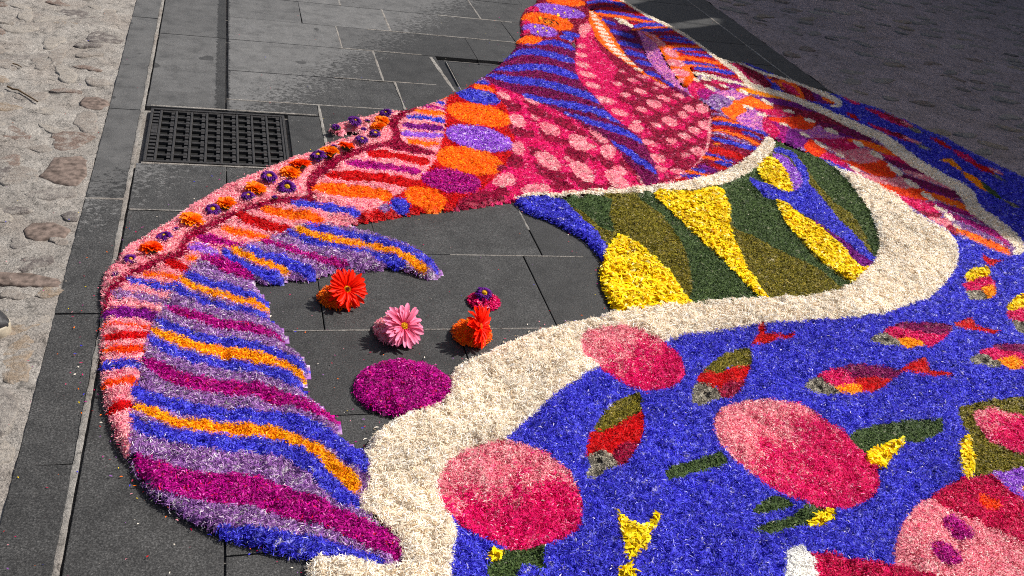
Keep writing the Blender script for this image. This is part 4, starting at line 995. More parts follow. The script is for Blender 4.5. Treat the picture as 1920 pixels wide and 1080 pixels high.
# candidate petals over the whole carpet, fewer but larger with distance
def lod(x, y):
    return np.clip((np.sqrt(x * x + y * y + EYE * EYE) - 0.55) / 1.75, 1.0, 1.75)
cell = 0.25
bx, by, wts = [], [], []
XB, YB = np.meshgrid(np.arange(CX0, CX1, cell), np.arange(CY0, CY1, cell))
XB = XB.ravel(); YB = YB.ravel()
DENS = 165000.0
for x0, y0 in zip(XB, YB):
    px, py = to_picture(np.array([x0 + .125]), np.array([y0 + .125]), 0.0)
    if not (-200 < px[0] < 2260 and -120 < py[0] < 1420): continue
    s = float(lod(x0 + .125, y0 + .125))
    n = int(DENS * cell * cell / s ** 2)
    bx.append(x0 + rng.random(n) * cell); by.append(y0 + rng.random(n) * cell)
bx = np.concatenate(bx); by = np.concatenate(by)
lab = lookup(*to_picture(bx, by, ZP))
keep = lab >= 0
bx, by, lab = bx[keep], by[keep], lab[keep]
order = np.argsort(lab, kind='stable'); bx, by, lab = bx[order], by[order], lab[order]
starts = np.searchsorted(lab, np.arange(len(REG))); ends = np.searchsorted(lab, np.arange(len(REG)), 'right')
bxpx = to_picture(bx, by, ZP)
BASE_STEP = 2
sub = (slice(None, None, BASE_STEP), slice(None, None, BASE_STEP))
gxc, gyc = gxs[::BASE_STEP], gys[::BASE_STEP]
LC = LG[sub]; HC = HB[sub]
ny_, nx_ = LC.shape
cells = LC[:-1, :-1]
cj, ci = np.nonzero(cells >= 0)
cpx, cpy = to_picture(gxc[ci], gyc[cj], 0.0)
vis = (cpx > -200) & (cpx < 2260) & (cpy > -120) & (cpy < 1420)
cj, ci = cj[vis], ci[vis]; clab = cells[cj, ci]
co_ = np.argsort(clab, kind='stable'); cj, ci, clab = cj[co_], ci[co_], clab[co_]
cst = np.searchsorted(clab, np.arange(len(REG))); cen = np.searchsorted(clab, np.arange(len(REG)), 'right')

def pick(col, n, rnd, px=None, py=None, g=None):
    (C, w), *_ = PAL[col]
    out = C[rnd.choice(len(C), n, p=w)]
    gr = g[3] if g is not None and g[0] == 'poly' else (g[6] if g is not None and g[0] == 'ell' else None)
    if gr:
        k2, xa, ya, xb, yb = gr
        (C2, w2), *_ = PAL[k2]
        t = ((px - xa) * (xb - xa) + (py - ya) * (yb - ya)) / ((xb - xa) ** 2 + (yb - ya) ** 2)
        t = t + vnoise(px, py, 22, 5) * .7 + vnoise(px, py, 9, 6) * .5
        m = rnd.random(n) < 1 / (1 + np.exp(-(t - .5) * 8))
        out[m] = C2[rnd.choice(len(C2), int(m.sum()), p=w2)]
    return out * (0.82 + 0.36 * rnd.random((n, 1)))

total = 0
SMALL = {'fleck', 'rose_fleck', 'cream_fleck', 'orange_spot', 'yellow_dot', 'dark_ring', 'loop_patch', 'pink_oval', 'wing_patch', 'eye', 'scale', 'scale_ground', 'leaf_ground', 'fleck_ground', 'pod_ground', 'chain_ground'}
FISHY = {'body', 'mouth', 'head', 'back', 'gill', 'tail_fin', 'tail_patch', 'cheek', 'chin', 'brow', 'belly', 'tail', 'cream_line'}
motif_obj = {}
for mi, (mname, mlabel, mcat, mgroup, mkind) in enumerate(MOTIFS):
    ids = [i for i, r in enumerate(REG) if r[0] == mi]
    have = [i for i in ids if ends[i] > starts[i] and cen[i] > cst[i]]
    if not have: continue
    allx = np.concatenate([bx[starts[i]:ends[i]] for i in have]); ally = np.concatenate([by[starts[i]:ends[i]] for i in have])
    loc = (float(allx.mean()), float(ally.mean()), 0.0)
    single = len(have) == 1
    root = None
    if not single: root = empty(mname, loc, mlabel, mcat, mgroup, kind=mkind)
    for i in have:
        _, part, col, g = REG[i]
        (C, w), LL, WW, tilt, _d, th = PAL[col]
        X, Y = bx[starts[i]:ends[i]], by[starts[i]:ends[i]]
        # coarse petals need fewer pieces
        area = LL * WW / (9.5 * 1.6)
        dm = {'ol': 1.0, 'dg': 1.0, 'ye': .42, 'cr': 1.0}.get(col, min(1.0, .95 / area ** .35))
        if col == 'ye': dm = .5
        m = rng.random(len(X)) < dm
        X, Y = X[m], Y[m]
        PX, PY = bxpx[0][starts[i]:ends[i]][m], bxpx[1][starts[i]:ends[i]][m]
        s = lod(X, Y) ** .92
        n = len(X)
        zz = height(X, Y) + rng.random(n) ** 1.3 * .0085 * np.where(s > 1.2, .45, 1.0) * (0.45 if col in ('ol', 'dg') else 1)
        Lr = LL * .001 * np.where(s > 1.3, 1.0, np.minimum(s, 1.15)) * (.4 + 1.05 * rng.random(n)); Wr = WW * .001 * s * (.7 + .6 * rng.random(n))
        if col in ('ol', 'dg'): Lr *= 1.35; Wr *= 1.6
        if part in SMALL: Lr *= .62; Wr *= .9
        elif part in FISHY: Lr *= .75
        elif 'scale' in part or part in ('petal_stripe', 'petal_bar', 'cream_line'): Lr *= np.where(s > 1.3, .72, 1.0)
        cc = pick(col, n, rng, PX, PY, g) * (1 + .26 * vnoise(X, Y, .13, 81) + .26 * vnoise(X, Y, .028, 82))[:, None]
        near = (s < 1.45)
        V, F, CC = [], [], []; off = 0
        for mm, fine in ((near, True), (~near, False)):
            if not mm.any(): continue
            v, f, c = strands(X[mm], Y[mm], zz[mm], Lr[mm], Wr[mm], tilt, cc[mm], rng, fine)
            V.append(v); F.append(f + off); CC.append(c); off += len(v)
        # bed of pressed petals beneath
        j0, i0 = cj[cst[i]:cen[i]], ci[cst[i]:cen[i]]
        if len(j0):
            q = np.stack([j0 * nx_ + i0, j0 * nx_ + i0 + 1, (j0 + 1) * nx_ + i0 + 1, (j0 + 1) * nx_ + i0], -1)
            u, inv = np.unique(q.ravel(), return_inverse=True)
            uj, ui = u // nx_, u % nx_
            hz = HC[uj, ui] - .0035
            hz = np.where(hz < .0012, .0012, hz)
            v = np.stack([gxc[ui], gyc[uj], hz], -1)
            V.append(v); F.append(inv.reshape(-1, 4) + off)
            bedx, bedy = to_picture(v[:, 0], v[:, 1], ZP)
            CC.append(pick(col, len(v), rng, bedx, bedy, g))
        V = np.concatenate(V); F = np.concatenate(F); CC = np.concatenate(CC)
        total += len(F)
        me = col_mesh(mname if single else part, V, F, CC, loc)
        if single:
            o = link(mname, me, M_PETAL, None, loc)
            tag(o, mlabel, mcat, mgroup, mkind)
        else:
            o = link(part, me, M_PETAL, root)
if True:
    import sys; sys.stderr.write('petal quads %d strands %d\n' % (total, len(bx)))

# ================================================================== flowers laid on the carpet and slabs
def flower_mat(name, inner, outer, rough=0.5, trans=0.2):
    k = NT(name)
    tc = k.n("TexCoord"); sp = k.n("SeparateXYZ"); k.l(tc.outputs['Object'], sp.inputs[0])
    at = k.n("Attribute", attribute_name="Grad")
    n = k.noise(90, 4, .6, tc.outputs['Object'])
    f = k.math('ADD', at.outputs['Fac'], k.math('MULTIPLY', k.math('SUBTRACT', n, .5), .35))
    c = k.ramp(f, [(0.0, inner), (1.0, outer)])
    k.l(c, k.b.inputs['Base Color'])
    k.b.inputs['Roughness'].default_value = rough
    k.b.inputs['Specular IOR Level'].default_value = 0.15
    tr = k.n("BsdfTranslucent"); k.l(c, tr.inputs['Color'])
    mx = k.n("MixShader"); mx.inputs[0].default_value = trans
    k.l(k.b.outputs[0], mx.inputs[1]); k.l(tr.outputs[0], mx.inputs[2]); k.l(mx.outputs[0], k.t.nodes["Material Output"].inputs['Surface'])
    return k.m
M_RED = flower_mat("gerbera_red", lin(252, 8, 0), lin(255, 40, 0))
M_PINK = flower_mat("gerbera_pink", lin(225, 8, 85), lin(255, 158, 192))
M_ASTER = flower_mat("aster_purple", lin(74, 8, 98), lin(112, 30, 150))
M_MARI = flower_mat("marigold", lin(250, 92, 0), lin(255, 140, 4))
M_MARI2 = flower_mat("marigold_deep", lin(245, 50, 0), lin(255, 88, 0))
M_LEAF = plain("sepal_green", (0.045, 0.075, 0.02), .6, .3, 200)
M_YC = plain("disc_yellow", lin(235, 170, 10), .7, .4, 700, .5)
M_OC = plain("disc_orange", lin(240, 110, 10), .7, .4, 700, .5)
M_DC = plain("disc_dark", lin(120, 30, 10), .7, .4, 700, .5)

def petal_strip(L, W, curl, droop, rnd, seg=6, cup=.18, tip=.55):
    """one ray petal from the origin along +X; returns verts, faces, grads"""
    V, F, Gd = [], [], []
    x = z = 0.0; ang = curl
    for k in range(seg + 1):
        t = k / seg
        w = W * (0.42 + 0.58 * math.sin(min(1, t * 1.25) * math.pi / 2)) * (1 if t < .75 else 1 - (1 - tip) * ((t - .75) / .25) ** 2)
        if k == seg: w *= .55
        for s in (-1, -.35, .35, 1):
            V.append((x, s * w / 2, z + abs(s) ** 2 * cup * w + (-.06 * w if abs(s) < .5 else 0)))
            Gd.append(t)
        if k < seg:
            x += math.cos(ang) * L / seg; z += math.sin(ang) * L / seg; ang -= droop / seg
    for k in range(seg):
        for j in range(3):
            a = k * 4 + j
            F.append((a, a + 4, a + 5, a + 1))
    return V, F, Gd

def grad_mesh(name, V, F, Gd):
    me = mesh_from(name, V, F, True)
    a = me.attributes.new("Grad", 'FLOAT', 'POINT')
    a.data.foreach_set("value", np.array(Gd, np.float32))
    return me

def dome(name, r, h, rnd, mat, parent, z=0.0, bumpy=.12, ns=18, nr=6, flor=60):
    V, F = [], []
    for k in range(nr + 1):
        p = k / nr * math.pi / 2
        for j in range(ns):
            q = 2 * math.pi * j / ns
            rr = r * math.cos(p) * (1 + rnd.uniform(-bumpy, bumpy))
            V.append((rr * math.cos(q), rr * math.sin(q), z + h * math.sin(p)))
    for k in range(nr):
        for j in range(ns):
            F.append((k * ns + j, k * ns + (j + 1) % ns, (k + 1) * ns + (j + 1) % ns, (k + 1) * ns + j))
    for k in range(flor):                   # tiny florets standing on the dome
        t = rnd.random() ** .5; q = rnd.uniform(0, 6.28)
        x, y = r * t * math.cos(q), r * t * math.sin(q)
        zz = z + h * math.sqrt(max(0, 1 - t * t)); s = r * .09
        b = len(V)
        V += [(x - s, y - s, zz), (x + s, y - s, zz), (x + s, y + s, zz), (x - s, y + s, zz), (x * 1.1, y * 1.1, zz + r * .22)]
        F += [(b, b + 1, b + 4), (b + 1, b + 2, b + 4), (b + 2, b + 3, b + 4), (b + 3, b, b + 4)]
    return link(name, mesh_from(name, V, F), mat, parent)

def gerbera(loc, R, mat, cmat, label, face, rnd, cmat2=None, group="gerberas standing on the bare slabs"):
    root = empty("gerbera", loc, label, "flower", group)
    root.rotation_mode = 'QUATERNION'
    root.rotation_quaternion = Vector(face).to_track_quat('Z', 'Y')
    protos = []
    for k in range(5):
        V, F, Gd = petal_strip(R * rnd.uniform(.8, .9), R * rnd.uniform(.17, .21), rnd.uniform(.05, .45), rnd.uniform(.2, 1.0), rnd)
        protos.append(grad_mesh("petal", V, F, Gd))
    for layer, (n, r0, sc, zt) in enumerate([(32, .13, 1.0, 0.0), (29, .13, .94, .10), (24, .12, .64, .30)]):
        for k in range(n):
            a = 2 * math.pi * (k + layer * .5) / n + rnd.uniform(-.06, .06)
            o = link("petal", rnd.choice(protos), mat, root, (math.cos(a) * R * r0, math.sin(a) * R * r0, .002 + layer * .0012 + rnd.uniform(0, .001)))
            o.rotation_euler = (rnd.uniform(-.4, .4), -zt + rnd.uniform(-.22, .20), a)
            q = sc * rnd.uniform(.92, 1.06); o.scale = (q, q * rnd.uniform(.85, 1.1), q)
    # short inner florets
    V, F, Gd = [], [], []
    for k in range(46):
        a = rnd.uniform(0, 6.28); r0 = R * rnd.uniform(.15, .22)
        v, f, g = petal_strip(R * rnd.uniform(.12, .22), R * .05, rnd.uniform(.6, 1.2), .3, rnd, 2)
        b = len(V)
        for (x, y, z) in v: V.append(((r0 + x) * math.cos(a) - y * math.sin(a), (r0 + x) * math.sin(a) + y * math.cos(a), z + .004))
        F += [tuple(i + b for i in q) for q in f]; Gd += [t * .4 + .1 for t in g]
    link("inner_florets", grad_mesh("inner_florets", V, F, Gd), mat, root)
    dome("disc", R * .17, R * .07, rnd, cmat, root, .004, .06, 18, 4, 110)
    if cmat2: dome("disc_heart", R * .09, R * .06, rnd, cmat2, root, .0085, .06, 14, 3, 40)
    bm = bmesh.new()
    bmesh.ops.create_cone(bm, cap_ends=True, segments=14, radius1=R * .10, radius2=R * .24, depth=R * .24)
    for v in bm.verts: v.co.z -= R * .12
    link("calyx", bm_mesh("calyx", bm, True), M_LEAF, root)
    bm = bmesh.new(); bmesh.ops.create_cone(bm, cap_ends=True, segments=10, radius1=R * .055, radius2=R * .06, depth=R * .32)
    for v in bm.verts: v.co.z -= R * .36
    link("stem", bm_mesh("stem", bm, True), M_LEAF, root)
    return root

def heap(px, py, rx, ry, h, col, label, seed, name="petal_heap", dens=1.0):
    x, y = G(px, py, .004); x1, _ = G(px + rx, py, .004); _, y1 = G(px, py - ry, .004)
    a, b = abs(x1 - x), abs(y1 - y)
    rnd = np.random.default_rng(seed)
    n = int(220000 * a * b * 3.3 * dens)
    t = np.sqrt(rnd.random(n)); q = rnd.random(n) * 2 * np.pi
    X = x + a * t * np.cos(q); Y = y + b * t * np.sin(q)
    Z = h * np.clip(1 - t ** 1.7, 0.0, 1) ** .7 * (1 + vnoise(X, Y, .011, 3) * .9) + rnd.random(n) * .006 + .001
    (C, w), LL, WW, tilt, *_ = PAL[col]
    v, f, c = strands(X, Y, Z, LL * .0013 * (.6 + .9 * rnd.random(n)), WW * .0013 * (.8 + .5 * rnd.random(n)), tilt * 1.3, pick(col, n, rnd), rnd, True)
    # core
    V, F = [], []; ns, nr = 20, 5
    for k in range(nr + 1):
        for j in range(ns):
            p = k / nr * math.pi / 2; u = 2 * math.pi * j / ns
            V.append((x + a * .8 * math.cos(p) * math.cos(u), y + b * .8 * math.cos(p) * math.sin(u), max(0.0, h * .7 * math.sin(p))))
    for k in range(nr):
        for j in range(ns): F.append((k * ns + j, k * ns + (j + 1) % ns, (k + 1) * ns + (j + 1) % ns, (k + 1) * ns + j))
    V = np.array(V); F = np.array(F) + len(v)
    me = col_mesh(name, np.concatenate([v, V]), np.concatenate([f, F]), np.concatenate([c, pick(col, len(V), rnd)]), (x, y, 0))
    return tag(link(name, me, M_PETAL, None, (x, y, 0)), label, "petal heap")

fr = random.Random(21)
camloc = Vector((0, 0, EYE))
def at(px, py, z): x, y = G(px, py, z); return Vector((x, y, z))
def facing(p, dx, dy, dz): return Vector((dx, dy, dz)).normalized()

heap(632, 560, 36, 20, .028, 'or', "loose heap of orange petals propping up the red gerbera on the left", 1)
heap(735, 622, 34, 23, .030, 'pk', "loose heap of pale pink petals under the pink gerbera", 2)
heap(884, 628, 37, 23, .034, 'or', "loose heap of orange petals behind the side-on red gerbera", 3)
heap(907, 566, 30, 16, .016, 'hp', "low rose petal heap carrying a purple aster on the bare slabs", 4)
gerbera(at(649, 543, .040), .056, M_RED, M_YC, "red gerbera facing the viewer, tilted on orange petals under the feather", (.34, -.62, .70), fr, M_DC)
gerbera(at(756, 612, .041), .056, M_PINK, M_YC, "pink gerbera with yellow centre on the bare slabs above the magenta disc", (.30, -.60, .72), fr)
gerbera(at(897, 612, .045), .056, M_RED, M_OC, "red gerbera turned side-on, resting on orange petals near the cream band", (.80, -.50, .38), fr)

def ring_flower(name, R, layers, mat, cmat, crad, rnd, sepal=True, root=None, ch=.3):
    V, F, Gd = [], [], []
    for (n, r0, L, W, curl, droop, z0) in layers:
        for k in range(n):
            a = 2 * math.pi * (k + rnd.uniform(-.25, .25)) / n
            v, f, g = petal_strip(R * L * rnd.uniform(.85, 1.1), R * W, curl + rnd.uniform(-.2, .2), droop + rnd.uniform(-.2, .3), rnd, 4, .25, .6)
            b = len(V)
            for (x, y, z) in v:
                V.append(((R * r0 + x) * math.cos(a) - y * math.sin(a), (R * r0 + x) * math.sin(a) + y * math.cos(a), z + R * z0))
            F += [tuple(i + b for i in q) for q in f]; Gd += g
    me = grad_mesh("petals", V, F, Gd)
    link("petals", me, mat, root)
    if cmat: dome("centre", R * crad, R * ch, rnd, cmat, root, R * .12, .08, 12, 3, 26)
    if sepal:
        bm = bmesh.new()
        bmesh.ops.create_cone(bm, cap_ends=True, segments=10, radius1=R * .35, radius2=R * .8, depth=R * .42)
        for v in bm.verts: v.co.z -= R * .12
        link("sepals", bm_mesh("sepals", bm, True), M_LEAF, root)

ASTER_L = [(26, .30, .68, .17, .35, 1.5, .05), (24, .28, .60, .16, .75, 1.9, .12), (20, .26, .46, .15, 1.05, 2.0, .18)]
ASTER_B = [(14, .15, .60, .25, .9, 1.6, .1), (10, .1, .45, .25, 1.2, 1.6, .2)]
MARI_L = [(18, .25, .78, .40, .35, .7, .05), (15, .2, .68, .38, .7, .8, .1), (12, .15, .52, .34, .95, .8, .14), (8, .08, .36, .30, 1.2, .8, .16)]
def on_carpet(px, py, lift=.0):
    x, y = G(px, py, .02)
    z = float(height(np.array([x]), np.array([y]))[0])
    x, y = G(px, py, z + .006)
    return Vector((x, y, z + lift))
def rad(px, py, r):
    r = r * 1.17
    x, y = G(px, py, .03); x1, y1 = G(px + r, py, .03)
    return math.hypot(x1 - x, y1 - y)
asters = [(245,484,16,"the lower end of the pink border, second flower from the tip"),(308,443,16,"between the deep orange marigold and a small violet bud"),(399,392,15,"directly left of the calm orange marigold by the long curve"),
          (465,367,15,"just below the marigold at the drain grate's lower right"),(504,332,15,"level with the drain grate's lower right corner"),(538,352,17,"nearest the crimson vein, with a bud to its left"),
          (596,292,17,"largest one, dark with a bright yellow eye right of the grate"),(678,262,14,"below the border's little spur"),(703,250,13,"where the pink spur joins the border"),
          (665,228,13,"out on the pink spur toward its tip"),(723,213,13,"the farthest one, above two orange marigolds")]
buds = [(216,511,10,"lowest violet bud at the tip of the pink border"),(330,428,9,"violet bud between an aster and a marigold on the lower border"),(515,367,7,"violet bud left of the aster nearest the vein"),
        (626,272,7,"violet bud beside the red marigold"),(682,241,7,"violet bud at the root of the pink spur"),(689,225,7,"violet bud on the upper edge of the pink spur"),(630,237,10,"violet bud cluster at the very tip of the pink spur")]
maris = [(284,463,21,1,"deep orange, second flower group from the lower tip"),(360,411,21,0,"tall orange, petals raised, on the lower outer edge"),(422,381,19,0,"orange, right of the aster beside the long slab"),
         (479,352,18,0,"orange, tucked between two asters below the grate"),(543,323,18,0,"orange with yellow heart, right of the grate"),(563,307,18,1,"red orange, cupped, near the grate's top right"),
         (617,285,17,0,"yellow orange, touching the largest aster"),(649,273,14,1,"red, smallest ruffled one beside a violet bud"),(709,236,13,0,"orange, lower of the far pair"),(716,226,13,0,"orange, upper of the far pair")]
for k, (px, py, r, where) in enumerate(asters):
    R = rad(px, py, r)
    R *= fr.uniform(.86, 1.12)
    o = empty("aster", on_carpet(px, py + r * .25, R * .42), "purple aster, " + where, "flower", "purple asters along the pink border", rz=fr.uniform(0, 6))
    ring_flower("aster", R, ASTER_L, M_ASTER, M_YC, fr.choice([.12, .16, .22, .27]), fr, True, o, .2)
    o.rotation_euler = (fr.uniform(-.1, .45), fr.uniform(-.35, .35), fr.uniform(-.5, .5))
x, y = G(907, 553, .022)
o = empty("aster", (x, y, .024), "dark purple aster with yellow eye on the rose petal heap", "flower")
ring_flower("aster", .027, ASTER_L, M_ASTER, M_YC, .32, fr, True, o); o.rotation_euler = (.3, .05, 0)
for (px, py, r, where) in buds:
    R = rad(px, py, r)
    o = empty("aster_bud", on_carpet(px, py + r * .3, R * .3), where, "flower bud", "violet buds along the pink border")
    ring_flower("aster_bud", R, ASTER_B, M_ASTER, None, .2, fr, True, o)
    o.rotation_euler = (fr.uniform(-.3, .4), fr.uniform(-.3, .3), 0)
for (px, py, r, d, where) in maris:
    R = rad(px, py, r)
    o = empty("marigold", on_carpet(px, py + r * .3, R * .32), "marigold, " + where, "flower", "marigolds along the pink border")
    ring_flower("marigold", R, MARI_L, M_MARI2 if d else M_MARI, M_MARI, .14, fr, True, o)
    o.rotation_euler = (fr.uniform(.0, .35), fr.uniform(-.25, .25), fr.uniform(0, 6.28))

# ---- fallen petals and crumbs on stones and slabs
n = 400
V, F, CC = [], [], []
lpx = []
tries = 0
cols = ['mg', 'hp', 'bl', 'or', 'cr', 'rd', 'pk', 'li', 'ye', 'cm']
while len(lpx) < n and tries < 60000:
    tries += 1
    px, py = rng.uniform(-60, 1500), rng.uniform(-40, 1140)
    x, y = G(px, py)
    if lookup(np.array([px]), np.array([py]))[0] >= 0: continue
    if -0.26 < x < 0.2 and 2.58 < y < 3.02: continue
    # denser close to the carpet edge
    near = any(lookup(np.array([px + dx]), np.array([py + dy]))[0] >= 0 for dx, dy in ((30, 0), (-22, 0), (0, -16), (0, 14), (60, 8)))
    if rng.random() > (1.0 if near else .16): continue
    lpx.append((x, y, near))
A = np.array([(a, b) for a, b, _ in lpx]); n = len(A)
cidx = rng.integers(0, len(cols), n)
cc = np.array([PAL[cols[k]][0][0][0] for k in cidx])
nearm = np.array([c for *_, c in lpx])
Ls = np.where(nearm, .0048, .0034) * (.4 + rng.random(n)); Ws = Ls * .3 + .0006
# a fringe of strays that slid off the heaps
q = 90000
ex, ey = rng.uniform(-.4, 3.2, q), rng.uniform(.9, 5.2, q)
jx, jy = ex + rng.normal(0, .011, q), ey + rng.normal(0, .011, q)
l0 = lookup(*to_picture(ex, ey, .004)); l1 = lookup(*to_picture(jx, jy, .004))
mk = (l0 < 0) & (l1 >= 0) & (rng.random(q) < .75); ex, ey, l1 = ex[mk], ey[mk], l1[mk]
ec = np.array([PAL[REG[k][2]][0][0][rng.integers(0, 3)] for k in l1])
A = np.concatenate([A, np.stack([ex, ey], -1)]); cc = np.concatenate([cc, ec])
Ls = np.concatenate([Ls, .007 * (.4 + rng.random(len(ex)))]); Ws = np.concatenate([Ws, .0016 + .001 * rng.random(len(ex))])
n = len(A)
v, f, c = strands(A[:, 0], A[:, 1], np.full(n, .0035) + .002 * rng.random(n), Ls, Ws, .12, cc, rng, True)
tag(link("fallen_petals", col_mesh("fallen_petals", v, f, c, (0, 0, 0)), M_PETAL), "scattered coloured petal crumbs on the slabs and cobbles", "petal crumbs", kind='stuff')

# dark wet spots of moss / grit beside the joint
M_TWIG = plain("dry_twig", (0.10, 0.062, 0.03), .8, .3, 300)
def twig(pxs, r, label):
    w = [at(px, py, .008) for px, py in pxs]
    c0 = w[0].copy()
    V, F = [], []
    for k, p in enumerate(w):
        d = (w[min(k + 1, len(w) - 1)] - w[max(k - 1, 0)]).normalized(); s = d.cross(Vector((0, 0, 1))).normalized(); u = Vector((0, 0, 1))
        for j in range(6):
            a = j * math.pi / 3; q = p - c0 + (s * math.cos(a) + u * math.sin(a)) * r * (1.2 - .6 * k / len(w))
            V.append(q)
    for k in range(len(w) - 1):
        for j in range(6): F.append((k * 6 + j, k * 6 + (j + 1) % 6, (k + 1) * 6 + (j + 1) % 6, (k + 1) * 6 + j))
    tag(link("twig", mesh_from("twig", V, F, True), M_TWIG, None, c0), label, "twig")
twig([(14, 162), (24, 167), (33, 168), (48, 177), (60, 184), (71, 191)], .0028, "long dry twig lying on the pale cobbles at the upper left")
twig([(24, 119), (32, 121), (41, 126)], .002, "short dark twig on the cobbles above the long one")

# ---- shoe entering at the left edge
M_RUB = plain("shoe_rubber", (0.50, 0.44, 0.34), .6, .25, 90, .25)
M_TOE = plain("shoe_leather", (0.035, 0.034, 0.037), .38, .3, 150, .2, .5)
M_LACE = plain("shoe_lace", (0.55, 0.53, 0.50), .8)
sx, sy = G(18, 612, .02)
shoe = empty("shoe", (sx, sy, 0), "toe of a dark trainer with a scuffed cream rubber rim at the left edge", "shoe")
def shoe_section(t):
    if t < .3: return .0445 * math.sqrt(max(.01, 1 - (1 - t / .3) ** 2))
    """t=0 toe tip .. 1 heel: half width, centre y"""
    w = [0.004, .026, .036, .042, .045, .043, .038, .034, .033, .034, .031, .018]
    k = t * (len(w) - 1); i = min(int(k), len(w) - 2); return w[i] + (w[i + 1] - w[i]) * (k - i)
def loft(name, zs, grow, mat, top=False, t1=1.0, hfun=None, n=26):
    V, F = [], []; rings = len(zs)
    outline_ = []
    for side in (1, -1):
        r = range(n + 1) if side == 1 else range(n - 1, 0, -1)
        for k in r:
            t = (k / n) ** 1.3 * t1; outline_.append((-t * .285, side * shoe_section(t), t))
    m = len(outline_)
    for ri, (z, g) in enumerate(zip(zs, grow)):
        for (x, y_, t) in outline_:
            hz = z if hfun is None else hfun(t, ri / (rings - 1))
            V.append((x * (1 + .03 * (g - 1)) + (g - 1) * .012 * (1 if t < .3 else 0), y_ * g, hz))
    for r in range(rings - 1):
        for k in range(m): F.append((r * m + k, r * m + (k + 1) % m, (r + 1) * m + (k + 1) % m, (r + 1) * m + k))
    if top: F.append(tuple((rings - 1) * m + k for k in range(m)))
    return link(name, mesh_from(name, V, F, True), mat, shoe)
loft("sole", [.000, .004, .020, .027, .028], [.97, 1.06, 1.09, 1.05, .98], M_RUB, True)
def up_h(t, u):
    top = .045 + .03 * min(1, t / .45) + .012 * math.sin(t * 3)
    return .026 + (top - .026) * math.sin(u * math.pi / 2)
def uppers():
    V, F = [], []; n = 26; m = 9
    for k in range(n + 1):
        t = (k / n) ** 1.3; w = shoe_section(t) * .98; top = up_h(t, 1.0)
        for j in range(m + 1):
            a = math.pi * j / m
            V.append((-t * .285, w * math.cos(a), .024 + (top - .024) * math.sin(a) ** .7 * (min(1, .35 + t * 9))))
    for k in range(n):
        for j in range(m):
            if k > 15 and k < 24 and 2 < j < 6: continue
            a = k * (m + 1) + j; F.append((a, a + 1, a + m + 2, a + m + 1))
    link("upper", mesh_from("upper", V, F, True), M_TOE, shoe)
uppers()
for k in range(4):
    bm = bmesh.new(); x = -.095 - k * .02; t = -x / .285
    box_bm(bm, x - .003, x + .003, -.018, .018, up_h(t, 1) - .001, up_h(t, 1) + .003, .001)
    link("lace", bm_mesh("lace", bm), M_LACE, shoe)
shoe.rotation_euler = (0, 0, math.radians(-8))

# ================================================================== building across the street whose shade falls over the road
M_WALL = plain("plaster_wall", (0.36, 0.31, 0.25), .9, .12, 3, .3)
M_TILE = plain("roof_tile", (0.25, 0.10, 0.06), .85, .3, 8, .4)
M_GLASS = plain("window_glass", (0.03, 0.035, 0.04), .15, .1, 2)
M_WOOD = plain("shutter_wood", (0.07, 0.045, 0.03), .6, .3, 20)
M_FOL = plain("plant_leaf", (0.05, 0.09, 0.025), .6, .4, 30)
XW = 8.7
bld = empty("street_house", (XW, 4, 0), "plastered house on the far side of the street, outside the picture, shading the cobbles", "house")
def shade_to_wall(px, py, xw=XW):
    x, y = G(px, py, 0.0)
    t = (xw - x) / SDIR.x
    return y + SDIR.y * t, SDIR.z * t
edge = [(2160, 560), (1920, 468), (1820, 436), (1760, 402), (1700, 373), (1640, 344), (1560, 302), (1480, 256), (1440, 200), (1400, 160), (1352, 116), (1326, 98), (1334, 80), (1342, 48), (1348, 20), (1340, 0), (1350, -40)]
wp = [shade_to_wall(*e) for e in edge]
wp.sort()
prof = [(-7.0, wp[0][1])] + wp + [(wp[-1][0] + .05, wp[-1][1] - .1), (wp[-1][0] + 9, wp[-1][1] - .1)]
V = []; F = []; n = len(prof)
for dx in (0, .35):
    for (y, z) in prof: V.append((dx, y - 4, z)); V.append((dx, y - 4, -.3))
for k in range(n - 1):
    a = 2 * k; b = 2 * n + 2 * k
    F += [(a, a + 2, a + 3, a + 1), (b, b + 1, b + 3, b + 2), (a, b, b + 2, a + 2)]
link("wall", mesh_from("wall", V, F), M_WALL, bld)
for wy in (-3.5, -1.2, 1.1, 3.4, 5.7, 8.0):
    for wz in (1.1, 3.4):
        if (wz > 3 and wy > 6): continue
        part_box("window", -.03, .0, wy - .45, wy + .45, wz, wz + 1.2, M_GLASS, bld, 0)
        part_box("shutter", -.06, -.005, wy - .85, wy - .47, wz, wz + 1.2, M_WOOD, bld, 0)
        part_box("shutter", -.06, -.005, wy + .47, wy + .85, wz, wz + 1.2, M_WOOD, bld, 0)
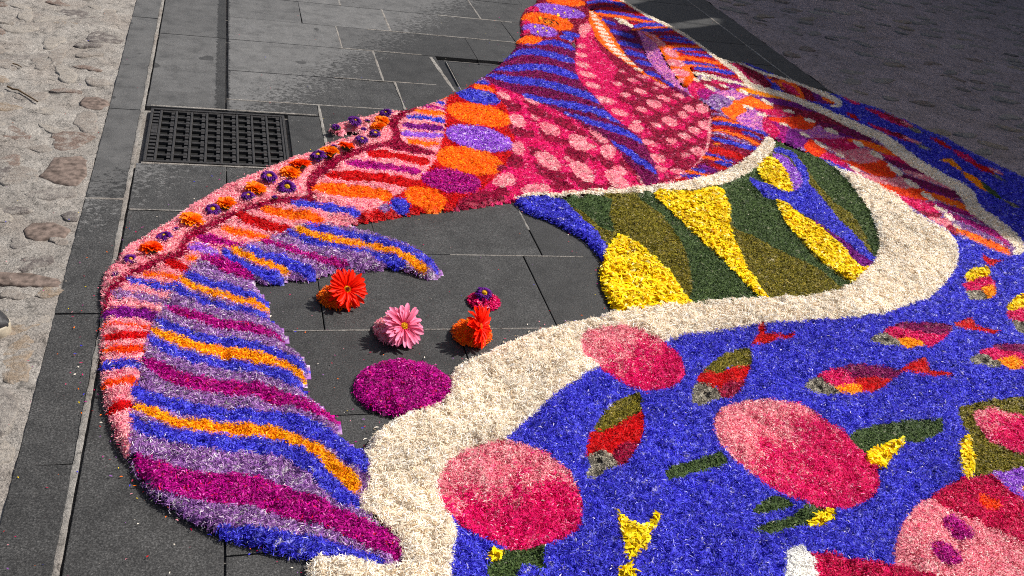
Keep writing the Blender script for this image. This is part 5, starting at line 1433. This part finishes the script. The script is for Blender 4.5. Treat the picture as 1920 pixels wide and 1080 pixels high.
# parapet plants made up to throw broken shadow; never placed
def shade_plant(spots, label, seed):
    r = random.Random(seed)
    cy = sum(s[0] for s in spots) / len(spots)
    root = empty("added_shade_plant", (XW, cy, 0), label, "potted plant", "plants along the parapet")
    V, F = [], []
    for (y, z, ry, rz) in spots:
        for k in range(int(90 * ry * rz / .01) + 60):
            t = math.sqrt(r.random()); a = r.uniform(0, 6.28)
            c = Vector((r.uniform(-.10, .10), y - cy + ry * t * math.cos(a), z + rz * t * math.sin(a)))
            L = r.uniform(.05, .085)
            d = Vector((r.uniform(-1, 1), r.uniform(-1, 1), r.uniform(-.6, 1))).normalized(); s = d.cross(Vector((r.uniform(-1, 1), r.uniform(-1, 1), r.uniform(-1, 1)))).normalized()
            b = len(V); V += [c - d * L, c + s * L * .5, c + d * L, c - s * L * .5]; F.append((b, b + 1, b + 2, b + 3))
    link("foliage", mesh_from("foliage", V, F), M_FOL, root)
    zb = prof[-1][1]
    part_box("pot", -.16, .16, spots[0][0] - cy - .3, spots[0][0] - cy + .3, zb + .0, zb + .28, M_TILE, root, .01)
def wall_blob(px, py, rx, ry):
    y, z = shade_to_wall(px, py); y1, z1 = shade_to_wall(px + rx, py); y2, z2 = shade_to_wall(px, py + ry)
    return y, z, max(.05, math.hypot(y1 - y, z1 - z) * .9), max(.05, math.hypot(y2 - y, z2 - z) * .9)
# ground positions of the broken shade: two lobes with a sunlit gap between them
lobes = [[(1290,98),(1240,92),(1205,103),(1170,92),(1152,78),(1157,64),(1190,58),(1225,60),(1262,55),(1300,52),(1330,48),(1390,38),(1460,52),(1520,110),(1420,160),(1352,114)],
         [(1100,22),(1095,15),(1115,9),(1150,10),(1190,7),(1215,1),(1260,-4),(1330,-12),(1420,10),(1450,50),(1390,38),(1330,33),(1290,38),(1255,44),(1228,40),(1195,31),(1150,28),(1120,26)],
         [(1180,-25),(1300,-40),(1420,-30),(1450,20),(1330,-8),(1230,-2),(1190,-8)]]
XB2 = 4.6  # plane of unseen panels, added and cut to throw these shade lobes
aw = empty("added_shade_panels", (XB2, 8, 0), "unseen cloth panels added to cast broken shade, strung on ropes from the street house", "shade blocker")
M_SHADE_CLOTH = plain("shade_cloth", (0.30, 0.26, 0.2), .9, .15, 30)
for lobe in lobes:
    q = [shade_to_wall(*p, XB2) for p in lobe]
    m = len(q); V = [(dx, y - 8, z) for dx in (0, .02) for (y, z) in q]
    F = [tuple(range(m)), tuple(range(2 * m - 1, m - 1, -1))] + [(k, (k + 1) % m, m + (k + 1) % m, m + k) for k in range(m)]
    link("shade_panel", mesh_from("shade_panel", V, F), M_SHADE_CLOTH, aw)

for (yy, zz) in ((5.2, 3.2), (7.5, 3.6)):  # added ropes holding the unseen shade panels
    V = []; F = []
    for k in range(13):
        t = k / 12; x = t * (XW - XB2); z = zz + (4.6 - zz) * t - .35 * math.sin(math.pi * t)
        for j in range(4): V.append((x, yy - 8 + .006 * math.cos(j * math.pi / 2), z + .006 * math.sin(j * math.pi / 2)))
    for k in range(12):
        for j in range(4): F.append((k * 4 + j, k * 4 + (j + 1) % 4, k * 4 + 4 + (j + 1) % 4, k * 4 + 4 + j))
    link("shade_panel_rope", mesh_from("shade_panel_rope", V, F), M_TWIG, aw)
